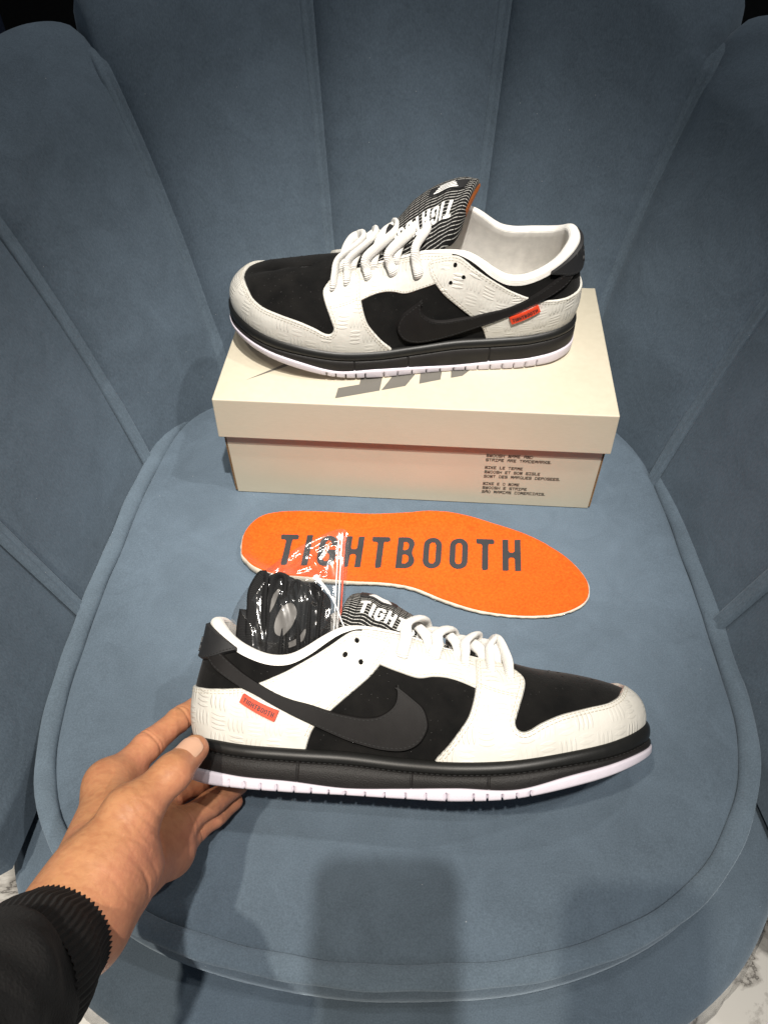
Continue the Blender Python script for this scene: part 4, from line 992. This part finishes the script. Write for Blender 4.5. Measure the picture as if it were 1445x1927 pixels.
def crease(P, d, c, ax, depth, w, rad):
    s = (P-c)@(ax/np.linalg.norm(ax)); r = np.linalg.norm(P-c, axis=-1)
    return d+depth*np.exp(-(s/w)**2)*(r < rad)
def hand_sdf(P):
    palm = None
    for a, b, ra, rb in [('fa', 'wr', .0222, .0212), ('wr', 'i0', .0190, .0115), ('wr', 'm0', .0200, .0135), ('wr', 'r0', .0190, .0130), ('wr', 'p0', .0165, .0118), ('i0', 'm0', .0125, .0130), ('m0', 'r0', .0130, .0125), ('r0', 'p0', .0125, .0115)]:
        d = cone_sdf(P, J[a], J[b], ra, rb); palm = d if palm is None else smin(palm, d, .016)
    then = smin(cone_sdf(P, J['wr'], J['t0'], .0190, .0200), cone_sdf(P, J['t0'], J['t1'], .0195, .0132), .010)
    then = smin(then, cone_sdf(P, J['th'], J['t1'], .0205, .0120), .012)
    palm = smin(palm, then, .014)
    web = cone_sdf(P, J['t1'], (J['i0']*.8+J['m0']*.2), .0095, .0095); palm = smin(palm, web+.0025, .012)
    out = palm
    for ks, rs in [(('t1', 't2', 't3'), (.0128, .0100, .0083)), (('i0', 'i1', 'i2', 'i3'), (.0110, .0093, .0082, .0070)), (('m0', 'm1', 'm2', 'm3'), (.0118, .0093, .0082, .0072)), (('r0', 'r1', 'r2', 'r3'), (.0115, .0090, .0080, .0070)), (('p0', 'p1', 'p2', 'p3'), (.0105, .0080, .0072, .0062))]:
        f = None
        for q in range(len(ks)-1):
            d = cone_sdf(P, J[ks[q]], J[ks[q+1]], rs[q], rs[q+1]); f = d if f is None else smin(f, d, .005)
        for q in range(1, len(ks)-1):
            c = J[ks[q]]; ax = J[ks[q+1]]-J[ks[q-1]]; axn = ax/np.linalg.norm(ax)
            if ks[0] == 't1':
                f = f-.0011*np.exp(-(np.linalg.norm(P-c, axis=-1)/.011)**2)
                for o in (-.003, 0, .0028): f = crease(P, f, c+axn*o, ax, .00035, .0007, .016)
            else:
                f = crease(P, f, c, ax, .0007, .0011, .014); f = crease(P, f, c+axn*.0035, ax, .0004, .0009, .014)
        out = np.minimum(out, smin(palm, f, .007))
    # folds at the base of the thumb and across the wrist
    ax = J['t1']-J['t0']
    for o, dp in ((-.006, .0005), (-.001, .0006), (.004, .0007), (.009, .0005)): out = crease(P, out, J['t1']+ax/np.linalg.norm(ax)*o+np.array([.006, -.004, 0]), ax+np.array([.02, 0, 0]), dp, .0010, .020)
    return out
def surface_nets(fn, lo, hi, h):
    n = np.ceil((np.array(hi)-lo)/h).astype(int)+1
    xs = [lo[k]+np.arange(n[k])*h for k in range(3)]
    D = np.empty(n)
    for i in range(0, n[0], 16):
        X = np.stack(np.meshgrid(xs[0][i:i+16], xs[1], xs[2], indexing='ij'), -1); D[i:i+16] = fn(X)
    S = D < 0
    c = [(i, j, k) for i in (0, 1) for j in (0, 1) for k in (0, 1)]
    sl_ = lambda o: tuple(slice(o[a], n[a]-1+o[a]) for a in range(3))
    cnt = sum(S[sl_(o)].astype(int) for o in c); act = (cnt > 0) & (cnt < 8)
    acc = np.zeros(tuple(n-1)+(3,)); num = np.zeros(tuple(n-1))
    for a in c:
        for ax in range(3):
            if a[ax] == 1: continue
            b = list(a); b[ax] = 1
            da, db = D[sl_(a)], D[sl_(b)]; cr = (da < 0) != (db < 0)
            t = np.where(cr, da/np.where(cr, da-db, 1), 0)
            p = np.zeros(da.shape+(3,)); p += np.array(a, float); p[..., ax] += t
            acc += p*cr[..., None]; num += cr
    idx = -np.ones(tuple(n-1), int); w = np.argwhere(act); idx[act] = np.arange(len(w))
    V = np.array(lo)+h*(w+acc[act]/num[act][:, None])
    F = []
    for ax in range(3):
        u, v = (ax+1) % 3, (ax+2) % 3
        s0 = [slice(1, n[k]-1) for k in range(3)]; s0[ax] = slice(0, n[ax]-1); s1 = list(s0); s1[ax] = slice(1, n[ax])
        A, B = S[tuple(s0)], S[tuple(s1)]; off = np.array([s.start for s in s0])
        for flip, mk in ((False, A & ~B), (True, ~A & B)):
            g = np.argwhere(mk)+off
            if not len(g): continue
            q = []
            for du, dv in ((0, 0), (-1, 0), (-1, -1), (0, -1)):
                gg = g.copy(); gg[:, u] += du; gg[:, v] += dv; q.append(idx[gg[:, 0], gg[:, 1], gg[:, 2]])
            q = np.stack(q, 1); F.append(q[:, ::-1] if flip else q)
    return V, np.vstack(F)
V, F = surface_nets(hand_sdf, (-.212, .058, -.002), (-.082, .285, .200), .0015)
person = thing("person", "left hand in a black ribbed cuff gripping the sneaker heel", "person", (0, 0, 0))
tmp = mesh("hand", V, F, M_SKIN); sm_ = tmp.modifiers.new("smooth", 'SMOOTH'); sm_.factor = 0.5; sm_.iterations = 3
tmp.modifiers.new("sub", 'SUBSURF').levels = 1
em_ = bpy.data.meshes.new_from_object(tmp.evaluated_get(bpy.context.evaluated_depsgraph_get()))
nV = len(em_.vertices); V = np.empty(nV*3); em_.vertices.foreach_get("co", V); V = V.reshape(-1, 3); N = np.empty(nV*3); em_.vertices.foreach_get("normal", N); N = N.reshape(-1, 3)
F = [list(pl.vertices) for pl in em_.polygons]; bpy.data.objects.remove(tmp)
unit = lambda v: np.asarray(v, float)/np.linalg.norm(v)
disp = np.zeros(nV); rw = np.random.default_rng(11)
def fold(c, ax, depth, w, rad, wavy=.0012, freq=420, side=None, sidec=0.0):
    d_ = V-c; ax = unit(ax); r = np.linalg.norm(d_, axis=1); lat = unit(np.cross(ax, (0.2, 0.3, 1.0)))
    s = d_@ax+wavy*np.sin((d_@lat)*freq+rw.uniform(0, 6))
    m_ = np.clip(1.4-r/rad*1.4, 0, 1)
    if side is not None: m_ = m_*np.clip((N@unit(side)-sidec)*3, 0, 1)
    disp[:] -= depth*np.exp(-(s/w)**2)*np.minimum(m_*1.6, 1)
axt = J['t3']-J['t2']; tocam = unit(CAM-J['t2'])
for o in (-.0062, -.0040, -.0020, 0, .0018, .0036): fold(J['t2']+unit(axt)*o, axt, .00042, .0007, .0105, .0008, 700, tocam, .2)
for nm, nx_ in (('i1', 'i2'), ('i2', 'i3'), ('m1', 'm2'), ('r1', 'r2'), ('p1', 'p2')):
    ax = J[nx_]-J[nm]; fold(J[nm], ax, .0007, .0009, .014, .0006, 300); fold(J[nm]+unit(ax)*.0028, ax, .0004, .0007, .013, .0008, 350)
for o in np.linspace(-.016, .030, 12): fold(J['t1']*.65+J['t0']*.35-unit(J['t1']-J['t0'])*o+np.array([.010, -.006, .006]), (J['t1']-J['t0'])+np.array([.006, 0, 0]), rw.uniform(.00010, .00026), .0010, rw.uniform(.014, .024), .0016, 260)
fold((J['i0']+J['t1'])/2+np.array([.006, .010, 0]), np.array([.6, .6, .2]), .0012, .0016, .020, .0015, 150)
fold(J['i0']+np.array([.010, -.012, .01]), np.array([.9, .3, .1]), .0008, .0014, .020, .0012, 180)
fold((J['th']+J['r0'])/2+np.array([.008, -.004, -.006]), np.array([.85, .1, -.5]), .0016, .0018, .034, .0015, 110)
fold(J['wr']+np.array([.020, .012, -.004]), np.array([-.3, .8, -.4]), .0008, .0012, .024, .0012, 150)
fold(J['wr']+np.array([.018, .018, -.006]), np.array([-.3, .8, -.4]), .0007, .0011, .022, .0012, 150)
V = V+N*disp[:, None]
pink = np.clip(N@unit([.85, -.25, -.35])*1.1+.15, 0, 1)
for k_ in ('i3', 'm3', 'r3', 'p3', 'i1'): pink = np.maximum(pink, .7*np.exp(-(np.linalg.norm(V-J[k_], axis=1)/.022)**2))
pink = np.maximum(pink, .8*np.exp(-(np.linalg.norm(V-J['i0']-np.array([.012, 0, 0]), axis=1)/.018)**2))
hand = mesh("hand", V, F, M_SKIN, person, pat=np.c_[pink, pink*0, pink*0])
# thumb nail
c0 = J['t2']*.52+J['t3']*.48; ax = J['t3']-J['t2']; ax /= np.linalg.norm(ax); upn = (CAM-c0)/np.linalg.norm(CAM-c0); upn = upn+np.array([-.35, -.1, 0]); upn -= ax*(upn@ax); upn /= np.linalg.norm(upn); sd = np.cross(ax, upn)
rows = []
for q in np.linspace(-1, 1, 15):
    row = []
    for u in np.linspace(-1, 1, 13):
        l = q*.0082; w = .0063*math.sqrt(max(1-abs(q)**4.0, .05)); al = u*w/.0078
        rad = .0097-.0003*(q > .8)-.0010*max(0, -q-.75)-.0010*max(0, abs(u)-.8)
        row.append(c0+ax*(l+.0036)+upn*(math.cos(al)*rad-.0002)+sd*math.sin(al)*rad)
    rows.append(row)
mb = MB(); mb.add(np.array(rows).reshape(-1, 3), grid_faces(15, 13)); mb.build("thumbnail", M_NAIL, hand)
# gold ring on the middle finger
c1 = J['m0']*.45+J['m1']*.55; axm = J['m1']-J['m0']; axm /= np.linalg.norm(axm); e1 = np.cross(axm, (0, 0, 1)); e1 /= np.linalg.norm(e1); e2 = np.cross(axm, e1)
th = np.linspace(0, 2*np.pi, 49); mb = MB(); tube(mb, [c1+(e1*math.cos(t)+e2*math.sin(t))*.0113 for t in th], .0011, 8, caps=False)
tag(mb.build("finger_ring", M_GOLD), "thin gold ring on a finger behind the thumb", "ring")
# sleeve
P0 = np.array([-.1590, .0975, .1275]); P1 = np.array([-.1620, .0780, .153]); P2 = np.array([-.1600, .0480, .205]); P3 = np.array([-.195, -.050, .385])
def sleeve_ring(c, t, r, rib=0.0, n=480, flat=1.0):
    t = t/np.linalg.norm(t); s = np.cross(t, (1, 0.3, 0)); s /= np.linalg.norm(s); b = np.cross(t, s)
    a = np.linspace(0, 2*np.pi, n, endpoint=False); rr = r+rib*np.sin(a*60)
    return c+s*(np.cos(a)*rr)[:, None]+b*(np.sin(a)*rr*flat)[:, None]
cl = catmull(np.array([P0, P1, P2, P3]), 200); cl = resample(cl, np.linalg.norm(np.diff(cl, axis=0), axis=1).sum()/110, closed=False); tn = np.gradient(cl, axis=0)
rows = [sleeve_ring(cl[0]+tn[0]*.3, tn[0], .0205, 0), sleeve_ring(cl[0]-tn[0]*.2, tn[0], .0228, .0003), sleeve_ring(cl[0], tn[0], .0248, .0004)]
for i in range(1, 26): rows.append(sleeve_ring(cl[i], tn[i], .0252+.0055*(1-math.cos(min(i/16, 1)*math.pi))/2-.0012*max(0, (i-20)/5), .00045))
mb = MB(); mb.add(np.vstack(rows), [list(f) for f in grid_faces(len(rows), 480, wrap_j=True)]); mb.build("sleeve_cuff", M_CUFF, person)
rows = []
for i in range(24, len(cl)):
    q = (i-24)/10; a = np.linspace(0, 2*np.pi, 480, endpoint=False)
    r = .0295+.0085*(1-math.exp(-q*1.3))
    rows.append(sleeve_ring(cl[i], tn[i], r+.0016*np.sin(a*3+i*.12)+.0013*np.sin(i*.28+a*2+1.5*np.sin(a+i*.05))+.0008*np.sin(i*.7-a*3), 0))
mb = MB(); mb.add(np.vstack(rows), [list(f) for f in grid_faces(len(rows), 480, wrap_j=True)]); mb.build("sleeve", M_SLEEVE, person)

# the phone that takes the picture, just behind the lens: it throws the soft rectangles on the seat
ph = thing("smartphone", "graphite smartphone held above the seat, seen only by its shadow", "phone")
mm = Matrix.Identity(4); pc = CAM-CF*.010-CR*.024-CU*.060
for i in range(3): mm[i][0], mm[i][1], mm[i][2], mm[i][3] = CR[i], CU[i], -CF[i], pc[i]
ph.matrix_world = mm
o = arc(.0225, .0605, .0135, .0135, 0, 90, 8)+arc(-.0225, .0605, .0135, .0135, 90, 180, 8)+arc(-.0225, -.0605, .0135, .0135, 180, 270, 8)+arc(.0225, -.0605, .0135, .0135, 270, 360, 8)
n = len(o); mb = MB(); mb.add([(x, y, .004) for x, y in o]+[(x, y, -.004) for x, y in o], [list(range(n)), list(range(n, 2*n))[::-1]]+[[k, n+k, n+(k+1) % n, (k+1) % n] for k in range(n)])
bevelled(mb.build("phone_body", M_PHONE, ph, smooth=False), .001)
